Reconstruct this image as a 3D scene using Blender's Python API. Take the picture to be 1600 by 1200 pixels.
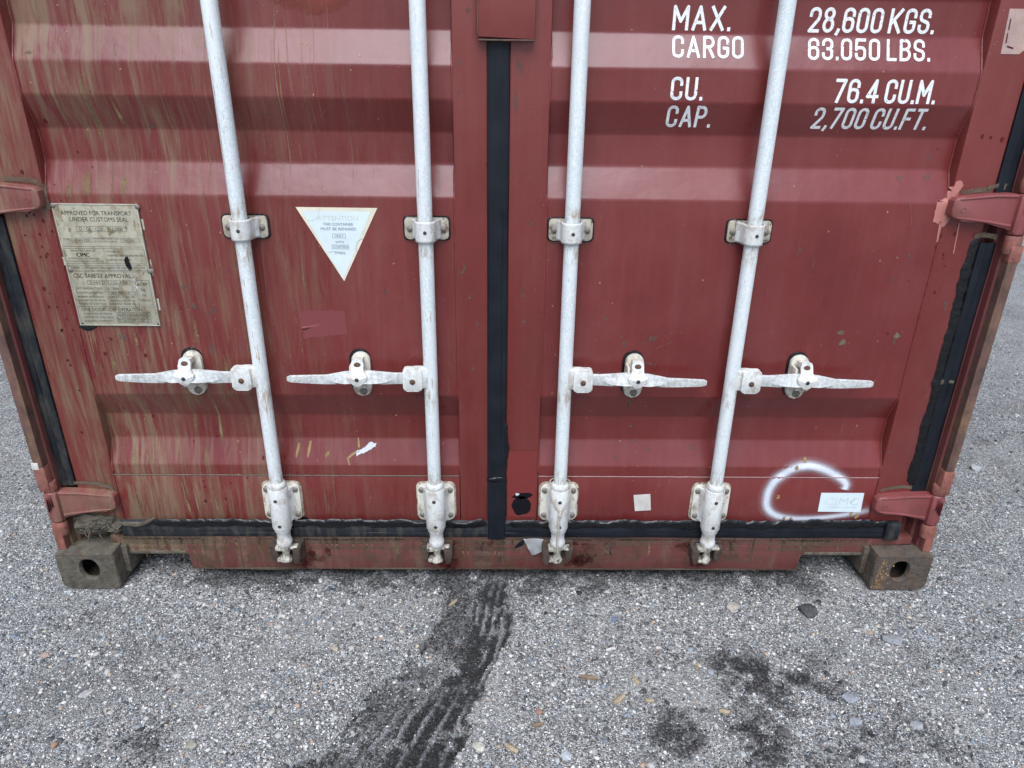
import bpy, bmesh, math, random
import numpy as np
from mathutils import Vector, Matrix, noise as mnoise

for o in list(bpy.data.objects):
    bpy.data.objects.remove(o, do_unlink=True)
scene = bpy.context.scene
COL = scene.collection
R = math.radians
random.seed(7)
rng = np.random.default_rng(7)

# ------------------------------------------------------------------ camera
PITCH, ROLL, YAW = 0.412706, 0.013689, 0.017705
CAMPOS = Vector((0.00232, -1.60808, 1.33920))
fwd = Vector((math.sin(YAW) * math.cos(PITCH), math.cos(YAW) * math.cos(PITCH), -math.sin(PITCH)))
r0 = Vector((math.cos(YAW), -math.sin(YAW), 0))
u0 = r0.cross(fwd)
rt = r0 * math.cos(ROLL) + u0 * math.sin(ROLL)
up = -r0 * math.sin(ROLL) + u0 * math.cos(ROLL)
cam = bpy.data.cameras.new('camera')
cam.sensor_width = 36.0
cam.lens = 36.0 * 1109.0 / 1600.0
cam.clip_start = 0.05
cam.clip_end = 2000
camo = bpy.data.objects.new('camera', cam)
m3 = Matrix((rt, up, -fwd)).transposed()
camo.matrix_world = Matrix.Translation(CAMPOS) @ m3.to_4x4()
COL.objects.link(camo)
scene.camera = camo

# ------------------------------------------------------------------ sky, sun, exposure (bright overcast)
SUN_EL, SUN_AZ = 57.0, 186.0           # azimuth from +Y clockwise: behind the photographer, a little left
world = bpy.data.worlds.new('World')
scene.world = world
world.use_nodes = True
wn = world.node_tree
wn.nodes.clear()
sky = wn.nodes.new('ShaderNodeTexSky')
sky.sky_type = 'NISHITA'
sky.sun_disc = False
sky.sun_elevation = R(SUN_EL)
sky.sun_rotation = R(SUN_AZ)
sky.air_density = 1.0
sky.dust_density = 1.5
sky.ozone_density = 1.0
bg = wn.nodes.new('ShaderNodeBackground')
bg.inputs['Strength'].default_value = 0.058
wo = wn.nodes.new('ShaderNodeOutputWorld')
wn.links.new(sky.outputs[0], bg.inputs[0])
wn.links.new(bg.outputs[0], wo.inputs[0])
sl = bpy.data.lights.new('sun', 'SUN')
sl.energy = 1.5
sl.angle = R(50)
sl.color = (0.90, 0.94, 1.0)
so = bpy.data.objects.new('sun', sl)
az, el = R(SUN_AZ), R(SUN_EL)
sd = Vector((math.sin(az) * math.cos(el), math.cos(az) * math.cos(el), math.sin(el)))
so.rotation_euler = sd.to_track_quat('Z', 'Y').to_euler()
so.location = sd * 20
COL.objects.link(so)
vs = scene.view_settings
vs.view_transform = 'Standard'
vs.look = 'None'
vs.exposure = 1.40
vs.gamma = 1.0
vs.use_curve_mapping = False

# ------------------------------------------------------------------ node helpers
class NT:
    def __init__(s, name):
        s.m = bpy.data.materials.new(name)
        s.m.use_nodes = True
        s.t = s.m.node_tree
        s.t.nodes.clear()
        s.out = s.n('ShaderNodeOutputMaterial')
        s.b = s.n('ShaderNodeBsdfPrincipled')
        s.l(s.b.outputs[0], s.out.inputs[0])
        s.co = s.n('ShaderNodeTexCoord').outputs['Object']
        s._sep = None
    def n(s, t, **k):
        x = s.t.nodes.new(t)
        for a, v in k.items():
            setattr(x, a, v)
        return x
    def l(s, a, b):
        s.t.links.new(a, b)
    def put(s, sock, v):
        if isinstance(v, bpy.types.NodeSocket):
            s.l(v, sock)
        elif isinstance(v, (tuple, list)) and len(v) == 3 and sock.type == 'RGBA':
            sock.default_value = (*v, 1)
        else:
            sock.default_value = v
    def set(s, name, v):
        s.put(s.b.inputs[name], v)
    def math(s, op, a, b=0.0, clamp=False):
        x = s.n('ShaderNodeMath', operation=op, use_clamp=clamp)
        s.put(x.inputs[0], a)
        s.put(x.inputs[1], b)
        return x.outputs[0]
    def mul(s, a, b): return s.math('MULTIPLY', a, b)
    def add(s, a, b): return s.math('ADD', a, b)
    def sep(s):
        if s._sep is None:
            s._sep = s.n('ShaderNodeSeparateXYZ')
            s.l(s.co, s._sep.inputs[0])
        return s._sep.outputs
    def rng(s, v, a, b, c=0.0, d=1.0, smooth=False):
        x = s.n('ShaderNodeMapRange')
        if smooth: x.interpolation_type = 'SMOOTHSTEP'
        s.put(x.inputs[0], v)
        for i, q in enumerate((a, b, c, d)):
            s.put(x.inputs[i + 1], q)
        return x.outputs[0]
    def vec(s, scale, off=(0, 0, 0)):
        x = s.n('ShaderNodeMapping')
        s.l(s.co, x.inputs[0])
        x.inputs['Scale'].default_value = scale
        x.inputs['Location'].default_value = off
        return x.outputs[0]
    def noise(s, scale=1.0, detail=3.0, rough=0.5, v=None, dist=0.0):
        x = s.n('ShaderNodeTexNoise')
        s.l(v if v is not None else s.co, x.inputs['Vector'])
        x.inputs['Scale'].default_value = scale
        x.inputs['Detail'].default_value = detail
        x.inputs['Roughness'].default_value = rough
        x.inputs['Distortion'].default_value = dist
        return x.outputs['Fac']
    def vor(s, scale=1.0, v=None, feature='F1', rand=1.0):
        x = s.n('ShaderNodeTexVoronoi', feature=feature)
        s.l(v if v is not None else s.co, x.inputs['Vector'])
        x.inputs['Scale'].default_value = scale
        x.inputs['Randomness'].default_value = rand
        return x
    def mix(s, f, a, b, blend='MIX'):
        x = s.n('ShaderNodeMix', data_type='RGBA', blend_type=blend)
        s.put(x.inputs[0], f)
        s.put(x.inputs[6], a)
        s.put(x.inputs[7], b)
        return x.outputs[2]
    def attr(s, name):
        return s.n('ShaderNodeAttribute', attribute_name=name)
    def bump(s, h, strength=0.3, dist=0.002, prev=None):
        x = s.n('ShaderNodeBump')
        x.inputs['Strength'].default_value = strength
        x.inputs['Distance'].default_value = dist
        s.put(x.inputs['Height'], h)
        if prev is not None: s.l(prev, x.inputs['Normal'])
        return x.outputs[0]
    def alpha(s, fac):
        s.set('Alpha', fac)

# ------------------------------------------------------------------ materials
def m_red(name, base=(0.156, 0.0225, 0.0215), mud=1.0, rust=0.0, rough=0.27):
    """faded oxide-red container paint; mud streaks grow towards the left end of the doors"""
    t = NT(name)
    X, Y, Z = t.sep()
    big = t.noise(2.3, 4, .55)
    col = t.mix(t.rng(big, .3, .7), tuple(c * .90 for c in base), (base[0] * 1.14, base[1] * 1.22, base[2] * 1.18))
    # chalky vertical weathering
    st = t.noise(1, 4, .6, v=t.vec((55, 3, 2.2)))
    col = t.mix(t.mul(t.rng(st, .45, .8), .08), col, (0.30, 0.13, 0.125))
    fade = t.noise(5.5, 5, .62, v=t.vec((1, 1, .55), (11, 4, 2)))
    col = t.mix(t.mul(t.rng(fade, .48, .72), .26), col, (0.25, 0.085, 0.080))
    col = t.mix(t.mul(t.rng(fade, .46, .30), .45), col, tuple(c * .72 for c in base))
    # fine speckle
    sp = t.noise(420, 2, .6)
    col = t.mix(t.mul(t.rng(sp, .52, .75), .22), col, tuple(c * .45 for c in base))
    pit = t.vor(95)
    pm = t.mul(t.rng(pit.outputs['Distance'], .10, .17, 1, 0), t.rng(t.noise(7, 2), .52, .66))
    col = t.mix(t.mul(pm, .75), col, (0.045, 0.012, 0.013))
    pit2 = t.vor(60, v=t.vec((1, 1, 1), (4.2, 1.3, 7.7)))
    pm2 = t.mul(t.rng(pit2.outputs['Distance'], .05, .10, 1, 0), t.rng(t.noise(5, 2, v=t.vec((1, 1, 1), (9, 0, 3))), .5, .62))
    col = t.mix(t.mul(pm2, .6), col, (0.36, 0.22, 0.17))
    # mud wash running down, stronger on the left
    wl = t.add(t.rng(X, -1.15, -.15, 1.7, .08, True), t.rng(Z, .35, .05, 0, .2))
    wl = t.mul(wl, t.rng(X, .0, .5, 1.0, .16))
    s1 = t.noise(1, 6, .72, v=t.vec((34, 8, 3.4)), dist=.9)
    s2 = t.noise(1, 5, .66, v=t.vec((75, 8, 4.5), (3, 0, 1)), dist=.5)
    patch = t.rng(t.noise(3.5, 3, .6, v=t.vec((1, 1, .8), (5, 2, 8))), .36, .62)
    k1 = t.mul(t.rng(s1, .44, .66), patch)
    k2 = t.mul(t.rng(s2, .50, .76), .7)
    mk = t.mul(t.math('MULTIPLY', t.math('ADD', k1, k2, True), wl, True), mud)
    mudc = t.mix(t.noise(14, 4, .6), (0.165, 0.118, 0.066), (0.255, 0.180, 0.105))
    col = t.mix(t.mul(mk, .70), col, mudc)
    # low, caked mud at the left bottom corner
    dx = t.rng(X, -1.25, -.93, 1, 0, True)
    dz = t.rng(Z, .05, .36, 1, 0, True)
    cake = t.mul(t.mul(dx, dz), t.rng(t.noise(16, 4, .65), .36, .6))
    col = t.mix(t.mul(t.math('MULTIPLY', cake, 1.5, True), mud), col, (0.15, 0.12, 0.07))
    if rust:
        rn = t.noise(13, 5, .68)
        rm = t.mul(t.rng(rn, .50, .60), rust)
        col = t.mix(rm, col, t.mix(t.noise(50, 3), (0.035, 0.012, 0.008), (0.13, 0.062, 0.032)))
        rn2 = t.noise(1, 4, .65, v=t.vec((18, 18, 5), (2, 2, 2)))
        col = t.mix(t.mul(t.rng(rn2, .54, .68), rust * .7), col, (0.17, 0.135, 0.085))
    t.set('Base Color', col)
    t.set('Roughness', t.add(t.rng(big, .3, .7, rough - .04, rough + .10), t.mul(mk, .3)))
    t.set('Specular IOR Level', .55)
    bp = t.bump(t.noise(260, 2), .10, .0006)
    bp = t.bump(t.noise(7, 4, .5), .45, .006, bp)
    t.set('Normal', bp)
    return t.m

def m_simple(name, col, rough=.5, metal=0.0, var=.15, vscale=30, bump=.15, bscale=200, rust=0.0, rustcol=(0.11, 0.045, 0.018), dirt=0.0, dirtcol=(0.18, 0.14, 0.085), spec=.5, rscale=22, bdist=.0012):
    t = NT(name)
    a = t.noise(vscale, 4, .6)
    c = t.mix(t.rng(a, .3, .7), tuple(q * (1 - var) for q in col), tuple(min(q * (1 + var), 1) for q in col))
    if dirt:
        c = t.mix(t.mul(t.rng(t.noise(1, 5, .65, v=t.vec((rscale * 1.6, rscale, rscale * .5), (1, 7, 3))), .46, .68), dirt), c, dirtcol)
    if rust:
        rr = t.noise(rscale, 5, .7, v=t.vec((1, 1, .7), (7, 3, 1)))
        c = t.mix(t.mul(t.rng(rr, .5, .64), rust), c, t.mix(t.noise(80, 3), tuple(q * .4 for q in rustcol), tuple(q * 1.3 for q in rustcol)))
    t.set('Base Color', c)
    t.set('Roughness', t.rng(a, .3, .7, max(rough - .07, .05), min(rough + .1, 1)))
    t.set('Metallic', metal)
    t.set('Specular IOR Level', spec)
    t.set('Normal', t.bump(t.noise(bscale, 4, .65), bump, bdist))
    return t.m

def m_galv(name):
    t = NT(name)
    v = t.vor(380, v=t.vec((1, 1, .7)))
    g = t.n('ShaderNodeSeparateColor')
    t.l(v.outputs['Color'], g.inputs[0])
    c = t.mix(g.outputs[0], (0.60, 0.66, 0.665), (0.80, 0.84, 0.83))
    c = t.mix(t.mul(t.rng(t.noise(1, 4, .6, v=t.vec((60, 60, 7))), .5, .8), .3), c, (0.46, 0.52, 0.58))
    c = t.mix(t.mul(t.rng(t.noise(1, 5, .65, v=t.vec((14, 14, 2.2), (4, 4, 4))), .45, .62), .7), c, (0.80, 0.82, 0.80))
    # chalk white oxide and tan stains / scratches running along the bar
    c = t.mix(t.mul(t.rng(t.noise(9, 4, .6), .5, .75), .4), c, (0.70, 0.71, 0.70))
    s = t.noise(1, 4, .7, v=t.vec((150, 150, 12), (2, 1, 5)))
    X, Y, Z = t.sep()
    c = t.mix(t.mul(t.rng(s, t.rng(X, -.6, .3, .585, .645), t.rng(X, -.6, .3, .65, .70)), t.rng(X, -.7, .7, .85, .45)), c, (0.36, 0.25, 0.125))
    c = t.mix(t.mul(t.rng(t.noise(1, 3, .7, v=t.vec((190, 190, 16), (8, 1, 2))), .68, .72), .8), c, (0.12, 0.13, 0.15))
    for zc, w_ in ((.35, .05), (.60, .06), (.965, .05), (1.045, .03)):
        mk = t.mul(t.rng(t.math('ABSOLUTE', t.math('SUBTRACT', Z, zc)), w_, 0.0), t.rng(t.noise(1, 4, .7, v=t.vec((110, 110, 30), (zc * 9, 1, 2))), .44, .62))
        c = t.mix(t.mul(mk, .8), c, (0.34, 0.235, 0.125))
    t.set('Base Color', c)
    t.set('Roughness', t.rng(g.outputs[1], 0, 1, .48, .66))
    t.set('Metallic', 0.12)
    t.set('Normal', t.bump(t.noise(170, 3, .6), .12, .0008))
    return t.m

def m_overlay(name, col, rough=.7, noise_scale=120, lo=.35, hi=.6, col2=None, stretch=(1, 1, 1), spec=.3, gain=1.0, bump=.2):
    """thin film of paint, mud or tar: opacity from the mesh's own 'op' attribute, broken up by noise"""
    t = NT(name)
    a = t.attr('op').outputs['Fac']
    nz = t.noise(noise_scale, 4, .65, v=t.vec(stretch))
    # threshold slides with opacity, so edges break up like worn paint
    k = t.rng(t.add(nz, t.mul(a, gain)), t.add(lo, .5), t.add(hi, .5), 0, 1)
    k = t.mul(k, t.rng(a, 0, .08))
    c = t.mix(t.noise(noise_scale * .4, 3), col, col2 or tuple(q * .75 for q in col))
    t.set('Base Color', c)
    t.set('Roughness', rough)
    t.set('Specular IOR Level', spec)
    t.alpha(k)
    if bump: t.set('Normal', t.bump(nz, bump, .001))
    return t.m

def m_soft(name, col, rough=.6, grain=.25):
    """soft-edged sprayed paint"""
    t = NT(name)
    a = t.attr('op').outputs['Fac']
    nz = t.noise(900, 2, .6)
    k = t.math('MULTIPLY', a, t.rng(nz, .25, .6, 1 - grain, 1 + grain), True)
    t.set('Base Color', t.mix(t.rng(t.noise(60, 3), .3, .7), tuple(q * .9 for q in col), col))
    t.set('Roughness', rough)
    t.alpha(k)
    return t.m

M = {}
M['red'] = m_red('red_paint')
M['stile'] = m_red('red_paint_frame', base=(0.174, 0.028, 0.025), mud=1.0)
M['sill'] = m_red('red_paint_sill', base=(0.125, 0.027, 0.026), mud=1.4, rust=.7, rough=.55)
M['hinge'] = m_red('repainted_hinge_red', base=(0.215, 0.050, 0.050), mud=1.1, rust=.22, rough=.42)
M['post'] = m_red('corner_post_paint', base=(0.13, 0.028, 0.028), mud=.9, rust=.4, rough=.5)
M['lip'] = m_simple('stripped_post_edge', (0.115, 0.058, 0.046), .65, var=.35, vscale=22, rust=1.0, rustcol=(0.085, 0.055, 0.040), dirt=.75, dirtcol=(0.22, 0.125, 0.065), rscale=24)
M['primer'] = m_simple('salmon_primer', (0.27, 0.090, 0.070), .6, var=.3, vscale=60, dirt=.75, dirtcol=(0.17, 0.095, 0.06), rust=.5, rustcol=(0.09, 0.035, 0.025), rscale=75)
M['galv'] = m_galv('galvanised_bar')
M['grip'] = m_simple('worn_galvanised_grip', (0.57, 0.58, 0.56), .5, metal=.05, var=.25, vscale=110, rust=.4, rustcol=(0.20, 0.21, 0.22), dirt=.4, dirtcol=(0.30, 0.30, 0.27), bump=.4, rscale=70)
M['white'] = m_simple('cream_white_bracket', (0.66, 0.63, 0.55), .5, var=.1, vscale=40, rust=.75, rustcol=(0.24, 0.14, 0.06), dirt=.45, dirtcol=(0.40, 0.34, 0.22), rscale=45)
M['sleeve'] = m_simple('white_sleeve', (0.66, 0.665, 0.64), .5, var=.12, vscale=220, rust=.5, rustcol=(0.28, 0.17, 0.07), dirt=.25, dirtcol=(0.45, 0.38, 0.26), rscale=38)
M['rustplate'] = m_simple('rusty_base_plate', (0.42, 0.38, 0.30), .65, var=.25, rust=1.0, rustcol=(0.13, 0.060, 0.025), rscale=70)
M['rivet'] = m_simple('weathered_rivet', (0.22, 0.21, 0.19), .5, metal=.3, var=.25, vscale=160, rust=.7, rustcol=(0.13, 0.075, 0.04), rscale=120)
M['rustbolt'] = m_simple('rusty_bolt', (0.10, 0.05, 0.028), .75, var=.4, vscale=220, bump=.5)
M['hole'] = m_simple('dark_bolt', (0.03, 0.032, 0.035), .6)
M['cam'] = m_simple('worn_cam_steel', (0.50, 0.47, 0.40), .5, metal=.1, var=.3, vscale=70, rust=1.0, rustcol=(0.075, 0.045, 0.026), rscale=85)
M['keeper'] = m_simple('rusty_keeper', (0.055, 0.040, 0.030), .7, var=.4, vscale=60, rust=.7, rustcol=(0.10, 0.045, 0.022), bump=.6, rscale=60)
M['rubber'] = m_simple('black_rubber_gasket', (0.007, 0.009, 0.014), .5, var=.3, vscale=14, spec=.28, dirt=.12, dirtcol=(0.03, 0.03, 0.032), bump=.2, bscale=90, rscale=26)
M['rubber_dusty'] = m_simple('dusty_rubber_gasket', (0.012, 0.014, 0.018), .6, spec=.3, var=.35, vscale=20, dirt=.7, dirtcol=(0.075, 0.070, 0.055), bump=.25, bscale=90, rscale=24)
M['tar'] = m_simple('black_sealant', (0.004, 0.0045, 0.006), .22, var=.3, bump=1.0, bscale=45, bdist=.004, spec=.5)
M['sealgrey'] = m_simple('aged_sealant', (0.135, 0.115, 0.085), .7, var=.3, vscale=60, bump=.6, bscale=120)
M['casting'] = m_simple('muddy_casting', (0.095, 0.084, 0.064), .85, var=.4, vscale=26, rust=.6, rustcol=(0.060, 0.034, 0.024), dirt=.8, dirtcol=(0.150, 0.125, 0.084), bump=1.0, bscale=75, bdist=.006, rscale=30)
M['casting_rust'] = m_simple('worn_rusty_casting', (0.080, 0.062, 0.048), .8, var=.4, vscale=30, rust=.55, rustcol=(0.17, 0.088, 0.045), dirt=.6, dirtcol=(0.085, 0.076, 0.062), bump=1.0, bscale=75, bdist=.006, rscale=38)
M['plate'] = m_simple('weathered_metal_plate', (0.40, 0.375, 0.285), .5, metal=.1, var=.14, vscale=35, rust=.6, rustcol=(0.20, 0.13, 0.06), dirt=.4, dirtcol=(0.20, 0.17, 0.095), rscale=40)
M['plate_edge'] = m_simple('bare_plate_rim', (0.50, 0.48, 0.40), .45, metal=.2, rust=.3, rscale=50)
M['ink'] = m_overlay('engraved_ink', (0.022, 0.022, 0.020), .6, 300, .0, .25, bump=0, gain=1.2)
M['ink_faint'] = m_overlay('worn_ink', (0.05, 0.05, 0.045), .6, 220, .25, .6, bump=0, gain=1.0)
M['stk_ink'] = m_simple('sticker_ink', (0.13, 0.15, 0.17), .6)
M['stk_faded'] = m_simple('faded_sticker_ink', (0.58, 0.58, 0.50), .6)
M['sticker'] = m_simple('white_vinyl_sticker', (0.66, 0.75, 0.77), .32, var=.05, vscale=20, bump=.05)
M['sticker_rim'] = m_simple('yellowed_sticker_rim', (0.74, 0.68, 0.54), .4, var=.1, dirt=.3, dirtcol=(0.55, 0.45, 0.26), rscale=60)
M['paper'] = m_simple('grey_paper', (0.60, 0.56, 0.52), .7, var=.1, dirt=.25)
M['oldpaper'] = m_simple('old_paper', (0.44, 0.31, 0.28), .8, var=.15, dirt=.5, dirtcol=(0.42, 0.25, 0.10), rscale=30)
M['letter'] = m_overlay('white_stencil_paint', (0.86, 0.87, 0.86), .5, 230, .84, .90, (0.78, 0.79, 0.79), bump=.1)
M['foil'] = m_simple('silver_tape', (0.55, 0.56, 0.57), .38, metal=.6, var=.1, bump=.5, bscale=70)
M['mudstreak'] = m_overlay('mud_streak', (0.29, 0.205, 0.105), .85, 200, .15, .90, (0.19, 0.14, 0.07), gain=1.0)
M['palestreak'] = m_overlay('pale_drip_line', (0.33, 0.20, 0.13), .7, 200, .15, .95, gain=1.0, bump=0)
M['scuff'] = m_overlay('grey_scuff', (0.10, 0.062, 0.055), .8, 190, .30, .85, (0.19, 0.14, 0.11))
M['darkspot'] = m_overlay('dark_red_drip', (0.105, 0.013, 0.015), .3, 200, .1, .35, bump=0)
M['rustbleed'] = m_overlay('rust_bleed', (0.13, 0.020, 0.016), .5, 110, .25, .9, (0.075, 0.016, 0.012))
M['palepatch'] = m_overlay('repainted_patch', (0.205, 0.052, 0.054), .5, 90, .0, .25, (0.192, 0.046, 0.047), bump=0)
M['stilepatch'] = m_overlay('touched_up_paint', (0.184, 0.033, 0.030), .4, 60, .05, .7, (0.176, 0.030, 0.027), bump=0)
M['primerfilm'] = m_overlay('primer_daub', (0.46, 0.185, 0.155), .5, 200, .0, .2, (0.42, 0.165, 0.138), bump=.1)
M['tarfilm'] = m_overlay('tar_smear', (0.005, 0.0055, 0.008), .35, 160, .10, .30, bump=.6)
M['whitefilm'] = m_overlay('white_scrape', (0.66, 0.68, 0.76), .5, 120, .15, .3, bump=.2)
M['tanfilm'] = m_overlay('tan_adhesive', (0.34, 0.23, 0.10), .6, 120, .15, .35, bump=.2)
M['chipfilm'] = m_overlay('bright_rust_chips', (0.46, 0.30, 0.16), .6, 160, .38, .5, (0.30, 0.15, 0.06), bump=.3)
M['greyfilm'] = m_overlay('scraped_grey', (0.20, 0.165, 0.12), .7, 110, .2, .9, (0.14, 0.11, 0.08), stretch=(1, 1, .8))
M['dustfilm'] = m_overlay('caked_dust', (0.16, 0.125, 0.085), .9, 150, .15, .95, (0.105, 0.080, 0.058))
M['orangefilm'] = m_overlay('faded_orange_paint', (0.27, 0.062, 0.042), .45, 20, .1, .9, bump=0)
M['spray'] = m_soft('white_spray_paint', (0.74, 0.77, 0.84), grain=.45)
M['twine'] = m_simple('grey_twine', (0.42, 0.38, 0.31), .85, var=.2, vscale=200)
M['seam'] = m_simple('pale_worn_seam', (0.33, 0.19, 0.18), .5)
M['floor'] = m_simple('underfloor_steel', (0.06, 0.03, 0.025), .8, var=.3, rust=.5)
M['wood'] = m_simple('splintered_wood', (0.34, 0.27, 0.175), .8, var=.25, vscale=90, bump=.5)
M['wood_dark'] = m_simple('weathered_wood', (0.20, 0.14, 0.09), .85, var=.3, vscale=90, bump=.5)

# ------------------------------------------------------------------ object helpers
def link(o, parent=None):
    COL.objects.link(o)
    if parent is not None:
        o.parent = parent
    return o

def obj(name, verts, faces, mat, parent=None, smooth=False, attr=None, sharp=None):
    me = bpy.data.meshes.new(name)
    me.from_pydata([tuple(v) for v in verts], [], [tuple(f) for f in faces])
    if attr is not None:
        a = me.attributes.new('op', 'FLOAT', 'POINT')
        a.data.foreach_set('value', np.asarray(attr, dtype=np.float32))
    me.materials.append(M[mat] if isinstance(mat, str) else mat)
    if smooth:
        me.polygons.foreach_set('use_smooth', [True] * len(me.polygons))
        if sharp: me.set_sharp_from_angle(angle=R(sharp))
    me.update()
    return link(bpy.data.objects.new(name, me), parent)

def bobj(name, bm, mat, parent=None, smooth=False, sharp=40):
    me = bpy.data.meshes.new(name)
    bmesh.ops.recalc_face_normals(bm, faces=bm.faces)
    bm.to_mesh(me)
    bm.free()
    me.materials.append(M[mat] if isinstance(mat, str) else mat)
    if smooth:
        me.polygons.foreach_set('use_smooth', [True] * len(me.polygons))
        me.set_sharp_from_angle(angle=R(sharp))
    return link(bpy.data.objects.new(name, me), parent)

def dup(o, loc=None, parent=None):
    c = o.copy()
    link(c, parent if parent is not None else o.parent)
    if loc is not None: c.location = loc
    return c

def tag(o, label=None, cat=None, group=None, kind=None):
    if label: o['label'] = label
    if cat: o['category'] = cat
    if group: o['group'] = group
    if kind: o['kind'] = kind
    return o

def empty(name, loc=(0, 0, 0), parent=None):
    o = bpy.data.objects.new(name, None)
    o.location = loc
    o.empty_display_size = .1
    return link(o, parent)

def add_box(bm, x0, x1, y0, y1, z0, z1, bev=0.0, seg=2):
    ret = bmesh.ops.create_cube(bm, size=1.0)
    vs_ = ret['verts']
    for v in vs_:
        v.co = Vector((x0 + (v.co.x + .5) * (x1 - x0), y0 + (v.co.y + .5) * (y1 - y0), z0 + (v.co.z + .5) * (z1 - z0)))
    if bev:
        es = list({e for v in vs_ for e in v.link_edges})
        bmesh.ops.bevel(bm, geom=es, offset=bev, segments=seg, affect='EDGES', profile=.5)

def box(name, x0, x1, y0, y1, z0, z1, mat, parent=None, bev=.002, seg=2):
    bm = bmesh.new()
    add_box(bm, x0, x1, y0, y1, z0, z1, bev, seg)
    return bobj(name, bm, mat, parent, True)

def add_prism(bm, pts, y0, y1, bev=0.0, seg=2):
    """outline in X-Z, extruded along Y (y0 is the front)"""
    a = [bm.verts.new((p[0], y0, p[1])) for p in pts]
    b = [bm.verts.new((p[0], y1, p[1])) for p in pts]
    n = len(pts)
    f = bm.faces.new(a)
    bm.faces.new(b[::-1])
    for i in range(n):
        bm.faces.new((a[i], b[i], b[(i + 1) % n], a[(i + 1) % n]))
    if bev:
        bmesh.ops.bevel(bm, geom=list(f.edges), offset=bev, segments=seg, affect='EDGES', profile=.5)

def prism(name, pts, y0, y1, mat, parent=None, bev=0.0015):
    bm = bmesh.new()
    add_prism(bm, pts, y0, y1, bev)
    return bobj(name, bm, mat, parent, True)

def rrect(cx, cz, w, h, r, n=5):
    out = []
    for (sx, sz, a0) in ((1, 1, 0), (-1, 1, 90), (-1, -1, 180), (1, -1, 270)):
        for i in range(n + 1):
            a = R(a0 + 90 * i / n)
            out.append((cx + sx * (w / 2 - r) + r * math.cos(a), cz + sz * (h / 2 - r) + r * math.sin(a)))
    return out

def add_lathe(bm, prof, cx, cy, n=28, cap=True):
    """profile [(r,z)] about a vertical axis"""
    rings = []
    for r, z in prof:
        rings.append([bm.verts.new((cx + r * math.cos(2 * math.pi * i / n), cy + r * math.sin(2 * math.pi * i / n), z)) for i in range(n)])
    for a, b in zip(rings, rings[1:]):
        for i in range(n):
            bm.faces.new((a[i], a[(i + 1) % n], b[(i + 1) % n], b[i]))
    if cap:
        bm.faces.new(rings[0][::-1])
        bm.faces.new(rings[-1])

def add_dome(bm, cx, y, cz, r, h, n=14, steps=4):
    """rivet head facing the viewer (-Y)"""
    rings = []
    for k in range(steps):
        a = (k / steps) * math.pi / 2
        rr, yy = r * math.cos(a), y - h * math.sin(a)
        rings.append([bm.verts.new((cx + rr * math.cos(2 * math.pi * i / n), yy, cz + rr * math.sin(2 * math.pi * i / n))) for i in range(n)])
    tip = bm.verts.new((cx, y - h, cz))
    for a, b in zip(rings, rings[1:]):
        for i in range(n):
            bm.faces.new((a[i], b[i], b[(i + 1) % n], a[(i + 1) % n]))
    for i in range(n):
        bm.faces.new((rings[-1][i], tip, rings[-1][(i + 1) % n]))

def mk_rivet(name, r, h, mat):
    bm = bmesh.new()
    add_dome(bm, 0, 0, 0, r, h)
    me = bpy.data.meshes.new(name)
    bmesh.ops.recalc_face_normals(bm, faces=bm.faces)
    bm.to_mesh(me)
    bm.free()
    me.materials.append(M[mat])
    me.polygons.foreach_set('use_smooth', [True] * len(me.polygons))
    return me

RIV = mk_rivet('rivet', .0082, .0055, 'rivet')
RIV_S = mk_rivet('rivet_small', .0052, .003, 'rivet')
BOLT = mk_rivet('bolt', .0072, .004, 'rustbolt')
DOT = mk_rivet('set_screw', .0042, .0012, 'hole')

def inst(name, me, loc, parent, sc=1.0, rz=0.0):
    o = bpy.data.objects.new(name, me)
    o.location = loc
    o.scale = (sc, 1, sc)
    o.rotation_euler = (0, rz, 0)
    return link(o, parent)

def tube_verts(path, rad, n=6):
    vs_, fs = [], []
    P = [Vector(p) for p in path]
    for i, p in enumerate(P):
        d = (P[min(i + 1, len(P) - 1)] - P[max(i - 1, 0)]).normalized()
        a = d.cross(Vector((0, 1, 0)))
        if a.length < .1: a = d.cross(Vector((1, 0, 0)))
        a.normalize()
        b = d.cross(a)
        r = rad[i] if hasattr(rad, '__len__') else rad
        for k in range(n):
            t = 2 * math.pi * k / n
            vs_.append(p + a * r * math.cos(t) + b * r * math.sin(t))
    for i in range(len(P) - 1):
        for k in range(n):
            fs.append((i * n + k, i * n + (k + 1) % n, (i + 1) * n + (k + 1) % n, (i + 1) * n + k))
    fs.append(tuple(range(n))[::-1])
    fs.append(tuple((len(P) - 1) * n + k for k in range(n)))
    return vs_, fs

def tube(name, path, rad, mat, parent=None, n=6):
    v, f = tube_verts(path, rad, n)
    return obj(name, v, f, mat, parent, True)

def nz(x, y=0.0, z=0.0):
    return mnoise.noise(Vector((x, y, z)))

# ------------------------------------------------------------------ door surface
YF = .055                 # door frame face
YO, YI = .058, .088       # outer and inner flats of the corrugated panel
YS = .050                 # sill face
KN = [(.337, 0), (.368, 0), (.4355, 1), (.505, 1), (.575, 0), (1.0747, 0), (1.146, 1), (1.215, 1), (1.285, 0), (1.352, 0)]
z_ = 1.352
while z_ < 2.45:
    KN += [(z_ + .070, 1), (z_ + .139, 1), (z_ + .209, 0), (z_ + .277, 0)]
    z_ += .277
KN.append((2.66, 0))
KZ = [a for a, b in KN]
KY = [YO + (YI - YO) * b for a, b in KN]

def ypanel(z):
    # small bend radius at each fold
    return float(np.mean([np.interp(z + d, KZ, KY) for d in (-.0025, -.001, 0, .001, .0025)]))

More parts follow.
